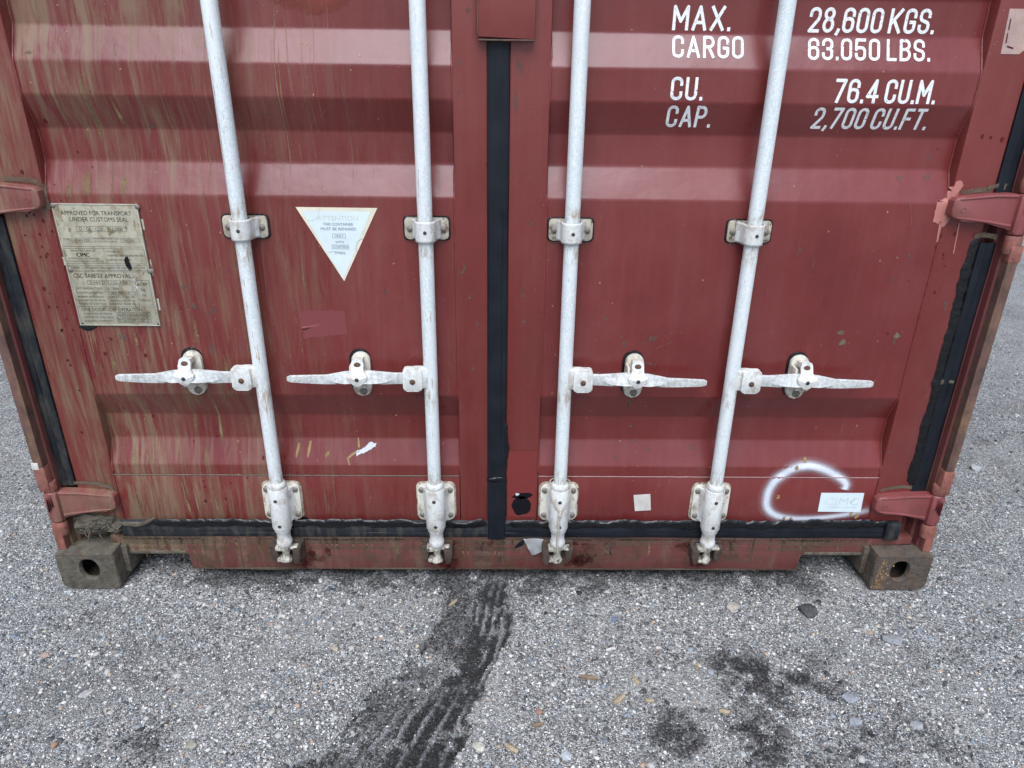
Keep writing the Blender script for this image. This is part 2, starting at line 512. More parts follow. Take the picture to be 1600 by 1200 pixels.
def dent(x, z):
    s = -1 if x < 0 else 1
    e = min(abs(x) - .102, 1.036 - abs(x))
    return .0016 * nz(x * 2.6 + s, z * 2.2, 4) * max(0, min(1, 8 * e))

def ysurf(x, z):
    if z < .190: return YS
    if z > .338 and .106 < abs(x) < 1.038: return ypanel(z) + dent(x, z)
    return YF

# thin films that follow the door's surface
class Film:
    def __init__(s): s.v, s.f, s.a = [], [], []
    def ribbon(s, pts, w, op, off=.0008, step=.006, cross=(0, 1, 1, 0), cw=(-1, -.55, .55, 1)):
        """pts [(x,z)], w and op numbers or lists per point"""
        P = []
        n = len(pts)
        W = list(w) if hasattr(w, '__len__') else [w] * n
        O = list(op) if hasattr(op, '__len__') else [op] * n
        for i in range(n - 1):
            L = math.dist(pts[i], pts[i + 1])
            k = max(1, int(L / step))
            for j in range(k):
                t = j / k
                P.append([pts[i][q] * (1 - t) + pts[i + 1][q] * t for q in (0, 1)] + [W[i] * (1 - t) + W[i + 1] * t, O[i] * (1 - t) + O[i + 1] * t])
        P.append([*pts[-1], W[-1], O[-1]])
        base = len(s.v)
        m = len(cw)
        for i, (x, z, ww, oo) in enumerate(P):
            a, b = P[max(i - 1, 0)], P[min(i + 1, len(P) - 1)]
            d = Vector((b[0] - a[0], b[1] - a[1]))
            d.normalize()
            nx, nz_ = -d.y, d.x
            for c, cr in zip(cw, cross):
                xx, zz = x + nx * ww * c / 2, z + nz_ * ww * c / 2
                s.v.append((xx, ysurf(xx, zz) - off, zz))
                s.a.append(oo * cr)
        for i in range(len(P) - 1):
            for c in range(m - 1):
                q = base + i * m + c
                s.f.append((q, q + 1, q + m + 1, q + m))
    def blob(s, cx, cz, rx, rz, op=1.0, off=.0008, rough=.25, n=18, core=.6, seed=None, rot=0.0):
        k = seed if seed is not None else random.random() * 100
        base = len(s.v)
        s.v.append((cx, ysurf(cx, cz) - off, cz)); s.a.append(op)
        for ring, (fr, al) in enumerate(((core * .5, op), (core, op), (1.0, 0.0))):
            for i in range(n):
                a = 2 * math.pi * i / n
                q = fr * (1 + rough * 1.6 * nz(math.cos(a) * 1.6 + k, math.sin(a) * 1.6, k * .37))
                ex, ez = rx * q * math.cos(a), rz * q * math.sin(a)
                x = cx + ex * math.cos(rot) - ez * math.sin(rot)
                z = cz + ex * math.sin(rot) + ez * math.cos(rot)
                s.v.append((x, ysurf(x, z) - off, z)); s.a.append(al)
        for i in range(n):
            j = (i + 1) % n
            s.f.append((base, base + 1 + i, base + 1 + j))
            for r in range(2):
                o = base + 1 + r * n
                s.f.append((o + i, o + n + i, o + n + j, o + j))
    def poly(s, pts, op=1.0, off=.0008, rough=.0, sub=8, feather=.25):
        """filled outline as a fan with a feathered edge"""
        out = []
        n = len(pts)
        for i in range(n):
            a, b = pts[i], pts[(i + 1) % n]
            for j in range(sub):
                t = j / sub
                x, z = a[0] * (1 - t) + b[0] * t, a[1] * (1 - t) + b[1] * t
                x += rough * nz(x * 150, z * 150, 1.3)
                z += rough * nz(x * 150, z * 150, 8.1)
                out.append((x, z))
        cx = sum(p[0] for p in out) / len(out)
        cz = sum(p[1] for p in out) / len(out)
        base = len(s.v)
        m = len(out)
        s.v.append((cx, ysurf(cx, cz) - off, cz)); s.a.append(op)
        for fr, al in (((1 - feather) * .5, op), (1 - feather, op), (1, .25)):
            for x, z in out:
                xx, zz = cx + (x - cx) * fr, cz + (z - cz) * fr
                s.v.append((xx, ysurf(xx, zz) - off, zz)); s.a.append(al)
        for i in range(m):
            j = (i + 1) % m
            s.f.append((base, base + 1 + i, base + 1 + j))
            for r in range(2):
                o = base + 1 + r * m
                s.f.append((o + i, o + m + i, o + m + j, o + j))
    def make(s, name, mat, parent):
        return obj(name, s.v, s.f, mat, parent, True, attr=s.a)

# ================================================================== GROUND
def track_fields(X, Y):
    """tyre rut running from under the sill towards the lower left; returns damp (0..1) and height"""
    # centre line: (0,-.02) -> (-.06,-.2) -> (-.16,-.38) -> (-.27,-.6)
    yc = np.array([-1.3, -.62, -.55, -.40, -.25, -.10, .05, .5])
    xc = np.interp(Y, yc, [-.56, -.285, -.250, -.180, -.100, -.052, -.03, .0])
    hw = np.interp(Y, yc, [.18, .175, .17, .135, .118, .092, .08, .07])
    return xc, hw

def fbm(X, Y, scale, oct=4, seed=0):
    """cheap value noise on a grid of points"""
    out = np.zeros_like(X)
    amp, tot = 1.0, 0.0
    for o in range(oct):
        r = np.random.default_rng(seed * 31 + o)
        T = r.random((256, 256)).astype(np.float64)
        x, y = X * scale * 2 ** o + 17.3 * o, Y * scale * 2 ** o + 5.1 * o
        xi, yi = np.floor(x).astype(int), np.floor(y).astype(int)
        fx, fy = x - xi, y - yi
        fx, fy = fx * fx * (3 - 2 * fx), fy * fy * (3 - 2 * fy)
        a, b = T[xi % 256, yi % 256], T[(xi + 1) % 256, yi % 256]
        c, d = T[xi % 256, (yi + 1) % 256], T[(xi + 1) % 256, (yi + 1) % 256]
        out += amp * ((a * (1 - fx) + b * fx) * (1 - fy) + (c * (1 - fx) + d * fx) * fy)
        tot += amp
        amp *= .5
    return out / tot

def ground_fields(X, Y):
    xc, hw = track_fields(X, Y)
    n1 = fbm(X, Y, 5, 4, 1)
    n2 = fbm(X, Y, 28, 4, 2)
    n3 = fbm(X, Y, 12, 4, 3)
    u = (X - xc + (n3 - .5) * .07 + (n2 - .5) * .02) / hw                      # -1..1 across the rut
    inrut = np.clip((1.02 - np.abs(u)) / .12, 0, 1) * np.clip((.12 - Y) / .1, 0, 1)
    # tread ridges (pale, dry) in the right two thirds of the rut
    pe = hw * .26
    ph = (X - xc + (n1 - .5) * .03 + (n2 - .5) * .004) / pe
    f = np.abs(ph - np.round(ph)) * pe
    brk = np.clip((fbm(X, Y, 13, 4, 5) - .38) / .10, 0, 1)
    brk = np.where(Y < -.44, np.maximum(brk, .55), brk)
    ridge = np.clip((.0056 - f) / .0032, 0, 1) * inrut * brk * np.clip((u + .25 + .5 * (Y < -.45)) / .1, 0, 1) * (u < .95)
    # dry gap in the middle of the rut where the soil crumbled
    crumb = np.clip(1 - np.abs(Y + .36 + .25 * (X + .1)) / .07, 0, 1)
    ridge = ridge * (1 - .9 * crumb)
    lft = np.clip((u + .35) / .5, .60, 1)
    damp = inrut * lft * np.clip((n3 - .15) / .2, 0, 1) * np.clip((n2 - .22) / .2, .45, 1) * (1 - .8 * ridge)
    damp = damp * (1 - .55 * crumb * np.clip((n2 - .4) / .2, 0, 1))
    # torn left edge of the rut: dark crack
    edge = np.clip(1 - np.abs(u + 1.0) / .06, 0, 1) * np.clip((n2 - .47) / .06, 0, 1) * (Y < -.04) * (Y > -.75)
    # other damp patches; the one below the left casting is painted shade
    def patch(px, py, rx, ry, k):
        return np.clip(1.3 - .95 * np.hypot((X - px) / rx, (Y - py) / ry), 0, 1) * np.clip((n3 - k + .14) / .3, 0, 1) * np.clip((n2 - .25) / .35, .15, 1)
    damp = np.maximum(damp, edge)
    for (px, py, rx, ry, k) in ((.60, -.31, .20, .11, .40), (.72, -.38, .15, .18, .40), (.58, -.50, .20, .12, .40), (.42, -.48, .12, .12, .44), (.80, -.52, .22, .14, .44),
                                (-.76, -.50, .07, .06, .42), (-1.12, -.10, .10, .05, .40), (1.25, -.25, .12, .08, .5), (.02, -.03, .16, .08, .36), (1.75, .95, .5, .14, .5), (-1.55, .55, .2, .12, .5)):
        damp = np.maximum(damp, (.8 if px > 0 else .6) * patch(px, py, rx, ry, k))
    # contact shade along the foot of the doors, painted in through the damp mask
    sill_shade = np.clip((Y + .055 + (n3 - .5) * .12) / .09, 0, 1) * np.clip((.5 - Y) / .2, 0, 1) * np.clip((1.0 - np.abs(X)) / .12, 0, 1)
    damp = np.maximum(damp, .62 * sill_shade * np.clip((n2 - .2) / .3, .3, 1))
    # tracks on the right, beside the container
    w = (X - 1.95) * .16 + (Y - .80) * .987
    v = (X - 1.95) * .987 - (Y - .80) * .16
    rt_ = np.zeros_like(X)
    for q in (-.09, -.02, .06, .2):
        rt_ = np.maximum(rt_, np.clip(1 - np.abs(v - q * .6 + (n3 - .5) * .04) / .014, 0, 1))
    rt_ = rt_ * np.clip((fbm(X, Y, 7, 3, 9) - .44) / .06, 0, 1) * (np.abs(w) < .5)
    damp = np.maximum(damp, .35 * rt_)
    h = (n1 - .5) * .020 + (n2 - .5) * .012
    n4 = fbm(X, Y, 55, 3, 12)
    h = h + (n4 - .5) * .016 * np.maximum(inrut, damp)
    h = h - .010 * inrut + .0065 * ridge - .020 * edge - .003 * rt_ - .004 * damp
    # raised crumbly lip left of the rut
    h = h + .008 * np.clip(1 - np.abs(u + 1.16) / .12, 0, 1) * (Y < 0)
    near = np.clip(1 - np.maximum(np.abs(np.abs(X) - 1.138) - .1, 0) / .1, 0, 1) * np.clip(1 - np.maximum(np.abs(Y - .09) - .1, 0) / .1, 0, 1)
    h = h * (1 - near) - .002 * near
    far = np.clip((np.hypot(X, Y) - 6) / 6, 0, 1)
    h = h * (1 - far)
    dry = np.clip((n1 - .35) / .3, 0, 1)
    return h - .003, np.clip(damp, 0, 1), dry, ridge

def axis(lo, hi, step, far):
    a = list(np.arange(lo, hi + 1e-6, step))
    s, x = step, a[-1]
    up_ = []
    while x < far:
        s *= 1.16
        x += s
        up_.append(x)
    s, x = step, a[0]
    dn = []
    while x > -far:
        s *= 1.16
        x -= s
        dn.append(x)
    return np.array(dn[::-1] + a + up_)

gx = axis(-1.70, 2.00, .0062, 400)
gy = axis(-.75, .60, .0062, 400)
GX, GY = np.meshgrid(gx, gy)
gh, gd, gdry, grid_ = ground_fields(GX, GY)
nxg, nyg = len(gx), len(gy)
gm = bpy.data.meshes.new('ground')
gv = np.stack([GX.ravel(), GY.ravel(), gh.ravel()], 1)
ii = (np.arange(nyg - 1)[:, None] * nxg + np.arange(nxg - 1)[None, :]).ravel()
gf = np.stack([ii, ii + 1, ii + nxg + 1, ii + nxg], 1)
gm.vertices.add(len(gv)); gm.vertices.foreach_set('co', gv.ravel())
gm.loops.add(gf.size); gm.loops.foreach_set('vertex_index', gf.ravel().astype(np.int32))
gm.polygons.add(len(gf))
gm.polygons.foreach_set('loop_start', np.arange(0, gf.size, 4, dtype=np.int32))
gm.polygons.foreach_set('loop_total', np.full(len(gf), 4, dtype=np.int32))
gm.update(calc_edges=True)
gm.polygons.foreach_set('use_smooth', [True] * len(gf))
for nm, val in (('damp', gd), ('dry', gdry), ('ridge', grid_)):  # damp also carries the shade painted by sill and left casting
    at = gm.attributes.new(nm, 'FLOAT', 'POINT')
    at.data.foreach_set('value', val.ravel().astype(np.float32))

def m_ground():
    t = NT('gravel_ground')
    damp = t.attr('damp').outputs['Fac']  # wet soil, plus the painted contact shade, both coloured as soil
    dry = t.attr('dry').outputs['Fac']
    rid = t.attr('ridge').outputs['Fac']
    v1 = t.vor(225)
    v2 = t.vor(470, v=t.vec((1, 1, 1), (3, 5, 1)))
    g1 = t.n('ShaderNodeSeparateColor'); t.l(v1.outputs['Color'], g1.inputs[0])
    g2 = t.n('ShaderNodeSeparateColor'); t.l(v2.outputs['Color'], g2.inputs[0])
    pick = t.rng(g1.outputs[2], .45, .55)
    val = t.math('ADD', t.mul(t.math('SUBTRACT', 1.0, pick), g2.outputs[0]), t.mul(pick, g1.outputs[0]))
    ramp = t.n('ShaderNodeValToRGB')
    t.l(val, ramp.inputs[0])
    e = ramp.color_ramp.elements
    e[0].position, e[0].color = 0.0, (0.024, 0.024, 0.025, 1)
    e[1].position, e[1].color = 1.0, (0.90, 0.89, 0.86, 1)
    for p, c in ((.26, (0.130, 0.130, 0.129)), (.54, (0.38, 0.377, 0.367)), (.82, (0.70, 0.692, 0.665))):
        q = e.new(p); q.color = (*c, 1)
    col = ramp.outputs[0]
    # coloured grains
    col = t.mix(t.mul(t.rng(g1.outputs[1], .90, .93), .6), col, (0.40, 0.27, 0.20))
    col = t.mix(t.mul(t.rng(g2.outputs[1], .90, .93), .5), col, (0.26, 0.31, 0.38))
    # fine dust between grains
    col = t.mix(t.mul(t.rng(t.noise(30, 4, .6), .35, .65), .25), col, (0.33, 0.328, 0.318))
    # dusty fines worn smooth here, coarse dark grit there
    dustm = t.rng(t.noise(3.2, 5, .6, v=t.vec((1, 1, 1), (2, 9, 0))), .46, .66)
    col = t.mix(t.mul(dustm, .5), col, (0.48, 0.47, 0.445))
    col = t.mix(t.mul(t.rng(t.noise(2.1, 5, .62, v=t.vec((1, 1, 1), (7, 1, 0))), .54, .70), .45), col, (0.11, 0.108, 0.105))
    col = t.mix(t.mul(t.rng(t.noise(6, 4, .6), .5, .75), .3), col, (0.17, 0.165, 0.155))
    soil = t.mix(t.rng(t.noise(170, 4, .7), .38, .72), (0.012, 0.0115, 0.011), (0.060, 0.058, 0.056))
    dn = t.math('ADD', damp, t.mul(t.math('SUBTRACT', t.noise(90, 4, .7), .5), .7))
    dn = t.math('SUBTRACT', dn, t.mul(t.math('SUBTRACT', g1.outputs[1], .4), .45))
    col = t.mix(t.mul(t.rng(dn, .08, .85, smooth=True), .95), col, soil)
    col = t.mix(t.mul(rid, .85), col, t.mix(t.noise(200, 2), (0.22, 0.22, 0.225), (0.36, 0.36, 0.365)))
    t.set('Base Color', col)
    t.set('Roughness', .85)
    t.set('Specular IOR Level', .35)
    h = t.math('ADD', t.mul(v1.outputs['Distance'], -.8), t.mul(v2.outputs['Distance'], -.5))
    b = t.bump(h, 1.0, .0075)
    b = t.bump(t.noise(70, 4, .65), .5, .006, b)
    b = t.bump(t.mul(t.noise(130, 5, .7), damp), .9, .012, b)
    t.set('Normal', b)
    return t.m
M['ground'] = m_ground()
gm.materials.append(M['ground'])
ground = link(bpy.data.objects.new('ground', gm))
tag(ground, 'grey compacted gravel yard with a dark tyre rut', kind='structure')

# loose grit: tens of thousands of little stones
PAL = np.array([(0.075, 0.076, 0.080), (0.150, 0.152, 0.157), (0.27, 0.273, 0.277), (0.40, 0.402, 0.40), (0.57, 0.575, 0.57), (0.80, 0.80, 0.79),
                (0.15, 0.185, 0.235), (0.20, 0.235, 0.27), (0.36, 0.265, 0.20), (0.33, 0.22, 0.175), (0.42, 0.37, 0.275), (0.040, 0.042, 0.046)])
PW = np.array([.14, .16, .17, .17, .14, .11, .045, .05, .018, .015, .02, .035]); PW = PW / PW.sum()

def m_stone():
    t = NT('grit_stone')
    a = t.n('ShaderNodeAttribute', attribute_name='tint')
    t.set('Base Color', t.mix(t.mul(t.noise(260, 3), .2), a.outputs['Color'], (0.15, 0.15, 0.152)))
    t.set('Roughness', .8)
    return t.m
M['stone'] = m_stone()
OCT_V = np.array([(1, 0, 0), (-1, 0, 0), (0, 1, 0), (0, -1, 0), (0, 0, 1), (0, 0, -1)], float)
OCT_F = np.array([(0, 2, 4), (2, 1, 4), (1, 3, 4), (3, 0, 4), (2, 0, 5), (1, 2, 5), (3, 1, 5), (0, 3, 5)])
_b = bmesh.new()
bmesh.ops.create_icosphere(_b, subdivisions=1, radius=1)
ICO_V = np.array([v.co[:] for v in _b.verts]); ICO_F = np.array([[v.index for v in f.verts] for f in _b.faces])
_b.free()

def scatter(name, P, rad, dmp_shade, TV, TF, jit, label, tone=1.0):
    n = len(P)
    nv, nf = len(TV), len(TF)
    a = rng.random(n) * 2 * np.pi
    sc = rad[:, None] * np.stack([rng.uniform(.8, 1.35, n), rng.uniform(.65, 1.1, n), rng.uniform(.45, .8, n)], 1)
    V = TV[None] * (1 + jit * rng.standard_normal((n, nv, 1))) + jit * .5 * rng.standard_normal((n, nv, 3))
    V = V * sc[:, None, :]
    tl = rng.normal(0, .35, n)
    y2 = V[:, :, 1] * np.cos(tl)[:, None] - V[:, :, 2] * np.sin(tl)[:, None]
    z2 = V[:, :, 1] * np.sin(tl)[:, None] + V[:, :, 2] * np.cos(tl)[:, None]
    x3 = V[:, :, 0] * np.cos(a)[:, None] - y2 * np.sin(a)[:, None]
    y3 = V[:, :, 0] * np.sin(a)[:, None] + y2 * np.cos(a)[:, None]
    V = np.stack([x3, y3, z2], 2) + P[:, None, :]
    F = TF[None] + (np.arange(n) * nv)[:, None, None]
    me = bpy.data.meshes.new(name)
    me.vertices.add(n * nv); me.vertices.foreach_set('co', V.ravel())
    me.loops.add(F.size); me.loops.foreach_set('vertex_index', F.ravel().astype(np.int32))
    me.polygons.add(n * nf)
    me.polygons.foreach_set('loop_start', np.arange(0, F.size, 3, dtype=np.int32))
    me.polygons.foreach_set('loop_total', np.full(n * nf, 3, dtype=np.int32))
    me.update(calc_edges=True)
    c = np.minimum(PAL[rng.choice(len(PAL), n, p=PW)] * rng.uniform(.85, 1.15, (n, 1)), tone) * (1.30, 1.265, 1.195) * np.where(rng.random(n) < dmp_shade * 1.7, .15, 1.0)[:, None]   # wet stones and those inside the painted shade are darker
    c4 = np.concatenate([np.repeat(c, nv, 0), np.ones((n * nv, 1))], 1)
    at = me.color_attributes.new('tint', 'FLOAT_COLOR', 'POINT')
    at.data.foreach_set('color', c4.ravel().astype(np.float32))
    me.materials.append(M['stone'])
    o = link(bpy.data.objects.new(name, me))
    tag(o, label, 'gravel', kind='stuff')
    return o

def points(n, lo, hi, keep_damp=.25):
    out = []
    x = rng.uniform(-2.7, 3.3, n * 6); y = rng.uniform(-.85, 2.6, n * 6)
    # denser in front of the container, thinning with distance; little under it
    d = np.hypot(x, y + 1.2)
    p = np.clip(1.2 / np.maximum(d - .2, .6), 0, 1) ** 1.6
    p = np.where((np.abs(x) < 1.1) & (y > .45), 0, p)
    k = rng.random(len(x)) < p
    x, y = x[k], y[k]
    h, dm, dr, rd = ground_fields(x[:, None], y[:, None])
    h, dm = h[:, 0], dm[:, 0]
    k = rng.random(len(x)) < (1 - (1 - keep_damp) * np.clip(dm * 1.4, 0, 1))
    # feet of the castings stay clear
    k &= ~((np.abs(np.abs(x) - 1.138) < .083) & (y > -.003) & (y < .18))
    x, y, h = x[k][:n], y[k][:n], h[k][:n]
    r = np.exp(rng.uniform(np.log(lo), np.log(hi), len(x)))
    return np.stack([x, y, h + r * .25], 1), r, dm[k][:n]
P, rr_, dd_ = points(165000, .0013, .0030, .6)
scatter('gravel', P, rr_, dd_, OCT_V, OCT_F, .12, 'fine grey grit covering the yard')
P, rr_, dd_ = points(11000, .0027, .0060, .4)
scatter('gravel', P, rr_, dd_, ICO_V, ICO_F, .10, 'small loose pebbles scattered over the grey yard', .52)
P, rr_, dd_ = points(3000, .0045, .0100, .6)
P[:, 2] -= rr_ * .38
scatter('gravel', P, rr_, dd_, ICO_V, ICO_F, .13, 'half buried larger stones dotted over the grey yard', .34)

def stone(x, y, r, col, label, flat=.6, elong=1.0, rot=0.0, seed=0):
    bm = bmesh.new()
    bmesh.ops.create_icosphere(bm, subdivisions=3, radius=1)
    for v in bm.verts:
        d = v.co.normalized()
        q = 1 + .34 * nz(d.x * 1.5 + seed * 3.1, d.y * 1.5, d.z * 1.5 + seed) + .12 * nz(d.x * 4 + seed, d.y * 4, d.z * 4) + .05 * nz(d.x * 9 + seed, d.y * 9, d.z * 9)
        # flattened facets like broken rock
        for k in range(9):
            a = seed * 1.7 + k * 2.4
            el_ = (k % 4) * .45 - .1
            pn = Vector((math.cos(a) * math.cos(el_), math.sin(a) * math.cos(el_), math.sin(el_)))
            dd = d.dot(pn)
            if dd > .5: q = min(q, (.72 + .06 * (k % 3)) / dd)
        v.co = Vector((d.x * q * r * elong, d.y * q * r, d.z * q * r * flat))
    h = float(ground_fields(np.array([[x]]), np.array([[y]]))[0][0, 0])
    key = 'stone_%s' % (col,)
    if key not in M:
        M[key] = m_simple('rock', tuple(c * .8 for c in col), .85, var=.35, vscale=150, bump=.9, bscale=300, dirt=.45, dirtcol=(0.16, 0.16, 0.16), rscale=90)
    o = bobj('stone', bm, key, None, True, 14)
    o.location = (x, y, h + r * flat * .35)
    o.rotation_euler = (0, 0, rot)
    tag(o, label, 'stone', 'loose stones on the gravel')
    return o
stone(.645, -.075, .0185, (0.50, 0.44, 0.37), 'large pale beige stone in front of the right door', .7, 1.05, .2, 1)
stone(.852, -.080, .0250, (0.060, 0.058, 0.058), 'dark grey lump of rock near the right corner casting', .55, 1.15, -.1, 2)
stone(.313, -.116, .0100, (0.17, 0.22, 0.31), 'small slate blue stone below the third locking bar', .7, 1.1, .5, 3)
stone(.095, -.417, .0090, (0.40, 0.22, 0.15), 'small rusty brown stone right of the tyre rut', .6, 1.1, 0, 4)
stone(.149, -.534, .0120, (0.52, 0.56, 0.58), 'pale grey round pebble at the front edge, right of the wood chips', .8, 1.0, 0, 5)
stone(-.040, -.511, .0120, (0.60, 0.57, 0.47), 'cream coloured chip of stone just right of the tread marks', .5, 1.35, -.2, 6)
stone(.834, -.381, .0165, (0.33, 0.35, 0.38), 'larger flat grey stone half buried at right', .4, 1.3, -.3, 7)
stone(.814, -.450, .0125, (0.38, 0.40, 0.43), 'smaller triangular grey stone with a dark rim at right', .6, 1.1, .4, 8)
stone(.947, -.460, .0125, (0.36, 0.37, 0.38), 'oval grey stone at the lower right', .5, 1.4, -.1, 9)
stone(.640, -.480, .0125, (0.11, 0.10, 0.10), 'dark stone lying in the damp soil at the lower right', .6, 1.3, -.3, 10)
stone(1.030, -.190, .0180, (0.31, 0.32, 0.33), 'flat light grey slab stone in front of the right casting', .35, 1.8, -.2, 11)
stone(.985, -.160, .0080, (0.46, 0.36, 0.26), 'small tan stone beside the flat grey slab', .7, 1.2, -.2, 12)
stone(1.110, -.165, .0075, (0.28, 0.34, 0.38), 'small teal grey pebble below the right casting', .8, 1.0, 0, 13)
stone(.435, -.030, .0090, (0.33, 0.30, 0.27), 'brownish pebble close to the sill, left of the pale beige stone', .7, 1.0, 0, 14)
stone(.555, -.035, .0080, (0.25, 0.26, 0.28), 'grey pebble close to the sill above the pale beige stone', .8, 1.0, 0, 15)
stone(-.960, -.367, .0110, (0.46, 0.45, 0.42), 'long pale stone on the left side of the yard', .5, 1.6, .5, 16)
stone(-1.130, -.245, .0090, (0.50, 0.36, 0.29), 'pinkish stone at the left edge below the casting', .6, 1.3, .4, 17)
stone(-.955, -.505, .0085, (0.46, 0.26, 0.16), 'upright orange brown stone at the lower left', .7, .8, .2, 18)
stone(-.660, -.510, .0120, (0.40, 0.37, 0.30), 'tan pebble at the front edge left of the rut', .6, 1.1, .2, 19)
stone(1.784, .682, .0200, (0.48, 0.49, 0.50), 'round pale stone beside the tracks right of the container', .7, 1.0, 0, 20)
stone(-.415, -.225, .0100, (0.48, 0.42, 0.30), 'lone tan stone left of the tyre rut', .6, 1.2, 0, 21)
stone(.520, -.310, .0100, (0.36, 0.38, 0.41), 'grey blue pebble at the edge of the dark damp patch', .8, 1.0, 0, 22)

def chip(x, y, L, w, rot, mat, label, seed):
    bm = bmesh.new()
    n = 7
    top, bot = [], []
    for i in range(n):
        t = i / (n - 1)
        hw = w * .5 * (.55 + .45 * math.sin(math.pi * min(max(t, .08), .92))) * (1 + .9 * nz(t * 6, seed * 3.3))
        zz = .003 + .003 * nz(t * 3, seed, 2)
        xx = (t - .5) * L + .003 * nz(t * 9, seed * 1.9, 6)
        top += [bm.verts.new((xx - .004 * nz(i, seed, 8), -hw, zz * .6)), bm.verts.new((xx + .0015 * nz(i, seed, 5), 0, zz + .0022)), bm.verts.new((xx, hw, zz * .7))]
    low = [bm.verts.new((v.co.x, v.co.y, -.003)) for v in top]
    for i in range(n - 1):
        for k in range(2):
            a = i * 3 + k
            bm.faces.new((top[a], top[a + 1], top[a + 4], top[a + 3]))
            bm.faces.new((low[a], low[a + 3], low[a + 4], low[a + 1]))
        for k in (0, 2):
            a = i * 3 + k
            bm.faces.new((top[a], top[a + 3], low[a + 3], low[a]))
    for i in (0, n - 1):
        a = i * 3
        bm.faces.new((top[a], low[a], low[a + 1], top[a + 1])); bm.faces.new((top[a + 1], low[a + 1], low[a + 2], top[a + 2]))
    o = bobj('wood_chip', bm, mat, None, False)
    h = float(ground_fields(np.array([[x]]), np.array([[y]]))[0][0, 0])
    o.location = (x, y, h + .003)
    o.rotation_euler = (0, 0, rot)
    tag(o, label, 'wood chip', 'splinters of wood on the gravel')
chip(.032, -.515, .034, .013, -.6, 'wood', 'yellowish wood chip at the front edge beside the tread marks', 1)
chip(.333, -.329, .030, .012, -1.0, 'wood', 'tan wood chip pointing at the viewer, below the white square sticker', 2)
chip(.284, -.386, .036, .014, .7, 'wood', 'split tan wood chip, nearest of the two below the third bar', 3)
chip(.221, -.317, .044, .009, -.15, 'wood_dark', 'dark brown twig like splinter left of the tan chips', 4)
chip(.519, -.425, .026, .010, -.2, 'wood', 'light wood chip at the edge of the damp soil on the right', 5)
chip(.492, -.290, .022, .008, 1.2, 'wood', 'small upright wood chip by the damp patch', 6)
chip(.355, -.388, .020, .010, -.1, 'wood', 'short flat wood chip right of the split one', 7)
chip(.287, -.228, .024, .005, .2, 'paper', 'thin pale grey splinter below the third locking bar', 8)
chip(.090, -.452, .026, .009, .2, 'wood_dark', 'dark splinter below the rusty brown stone', 9)
chip(-.125, -.055, .030, .009, .9, 'wood', 'pale wood splinter near the sill at the top of the rut', 10)

# ================================================================== CONTAINER
box_c = empty('shipping_container')
tag(box_c, 'weathered red steel shipping container with closed double doors and four white locking bars', 'container')
W2, LEN, HT = 1.219, 12.19, 2.896

# corner castings -------------------------------------------------
def casting(sx, y0, z0, mat, front):
    n = 48
    w, h, dep = .162, .118, .178
    cx, cz = sx * (W2 - w / 2), z0 + h / 2
    hx, hz = cx - sx * .006, z0 + .066
    outer, inner = [], []
    for i in range(n):
        a = 2 * math.pi * i / n
        c, s = math.cos(a), math.sin(a)
        # rounded outer corner at the bottom outside, tight elsewhere
        t = 1 / max(abs(c) / (w / 2), abs(s) / (h / 2))
        ox, oz = t * c, t * s
        rad = .022 if (c * sx > 0 and s < 0) else .006
        ax, az_ = w / 2 - rad, h / 2 - rad
        if abs(ox) > ax and abs(oz) > az_:
            d = Vector((abs(ox) - ax, abs(oz) - az_))
            if d.length > rad:
                d = d.normalized() * rad
            ox, oz = math.copysign(ax + d.x, ox), math.copysign(az_ + d.y, oz)
        outer.append((cx + ox, cz + oz))
        # tall oval opening, slightly skewed by wear
        inner.append((hx + .0255 * c * (abs(c) ** -.25 if abs(c) > .05 else 1), hz + .0325 * s))
    bm = bmesh.new()
    ys = y0 if front else y0 + dep
    ye = y0 + dep if front else y0
    sg = 1 if front else -1
    L = {}
    def ring(pts, y): return [bm.verts.new((p[0], y, p[1])) for p in pts]
    def shrink(pts, k): return [(cx + (p[0] - cx) * k, cz + (p[1] - cz) * k) for p in pts]
    rings = [ring(inner, ys + sg * .014), ring(inner, ys + sg * .004), ring([(hx + (p[0] - hx) * 1.10, hz + (p[1] - hz) * 1.08) for p in inner], ys),
             ring(shrink(outer, .965), ys), ring(outer, ys + sg * .004), ring(outer, ye)]
    for a, b in zip(rings, rings[1:]):
        for i in range(n):
            bm.faces.new((a[i], a[(i + 1) % n], b[(i + 1) % n], b[i]))
    bm.faces.new(rings[-1])
    cav = ring([(cx + (p[0] - cx) * .86, cz + (p[1] - cz) * .84) for p in outer], ys + sg * .014)
    cav2 = ring([(cx + (p[0] - cx) * .86, cz + (p[1] - cz) * .84) for p in outer], ys + sg * .16)
    for a, b in ((rings[0], cav), (cav, cav2)):
        for i in range(n):
            bm.faces.new((a[i], b[i], b[(i + 1) % n], a[(i + 1) % n]))
    bm.faces.new(cav2)
    return bobj('corner_casting', bm, mat, box_c, True, 35)
castL = casting(-1, 0, 0, 'casting', True)
castL['label'] = 'mud caked corner casting with oval hole'
castR = casting(1, 0, 0, 'casting_rust', True)
castR['label'] = 'rust worn corner casting with oval hole'
for sx in (-1, 1):
    casting(sx, 0, HT - .118, 'casting_rust', True)
    casting(sx, LEN - .178, 0, 'casting', False)
    casting(sx, LEN - .178, HT - .118, 'casting_rust', False)
f = Film()
for k in range(90):
    t = random.random() ** 1.2
    x = 1.068 + abs(random.gauss(0, .018)) + .012 * (t - .5)
    f.blob(x, .008 + .098 * t, random.uniform(.0012, .0042), random.uniform(.002, .006), random.uniform(.35, .8), rough=.7, off=.0515, n=9, rot=random.uniform(-.6, .6))
f.make('paint_chip', 'chipfilm', castR)['kind'] = 'stuff'

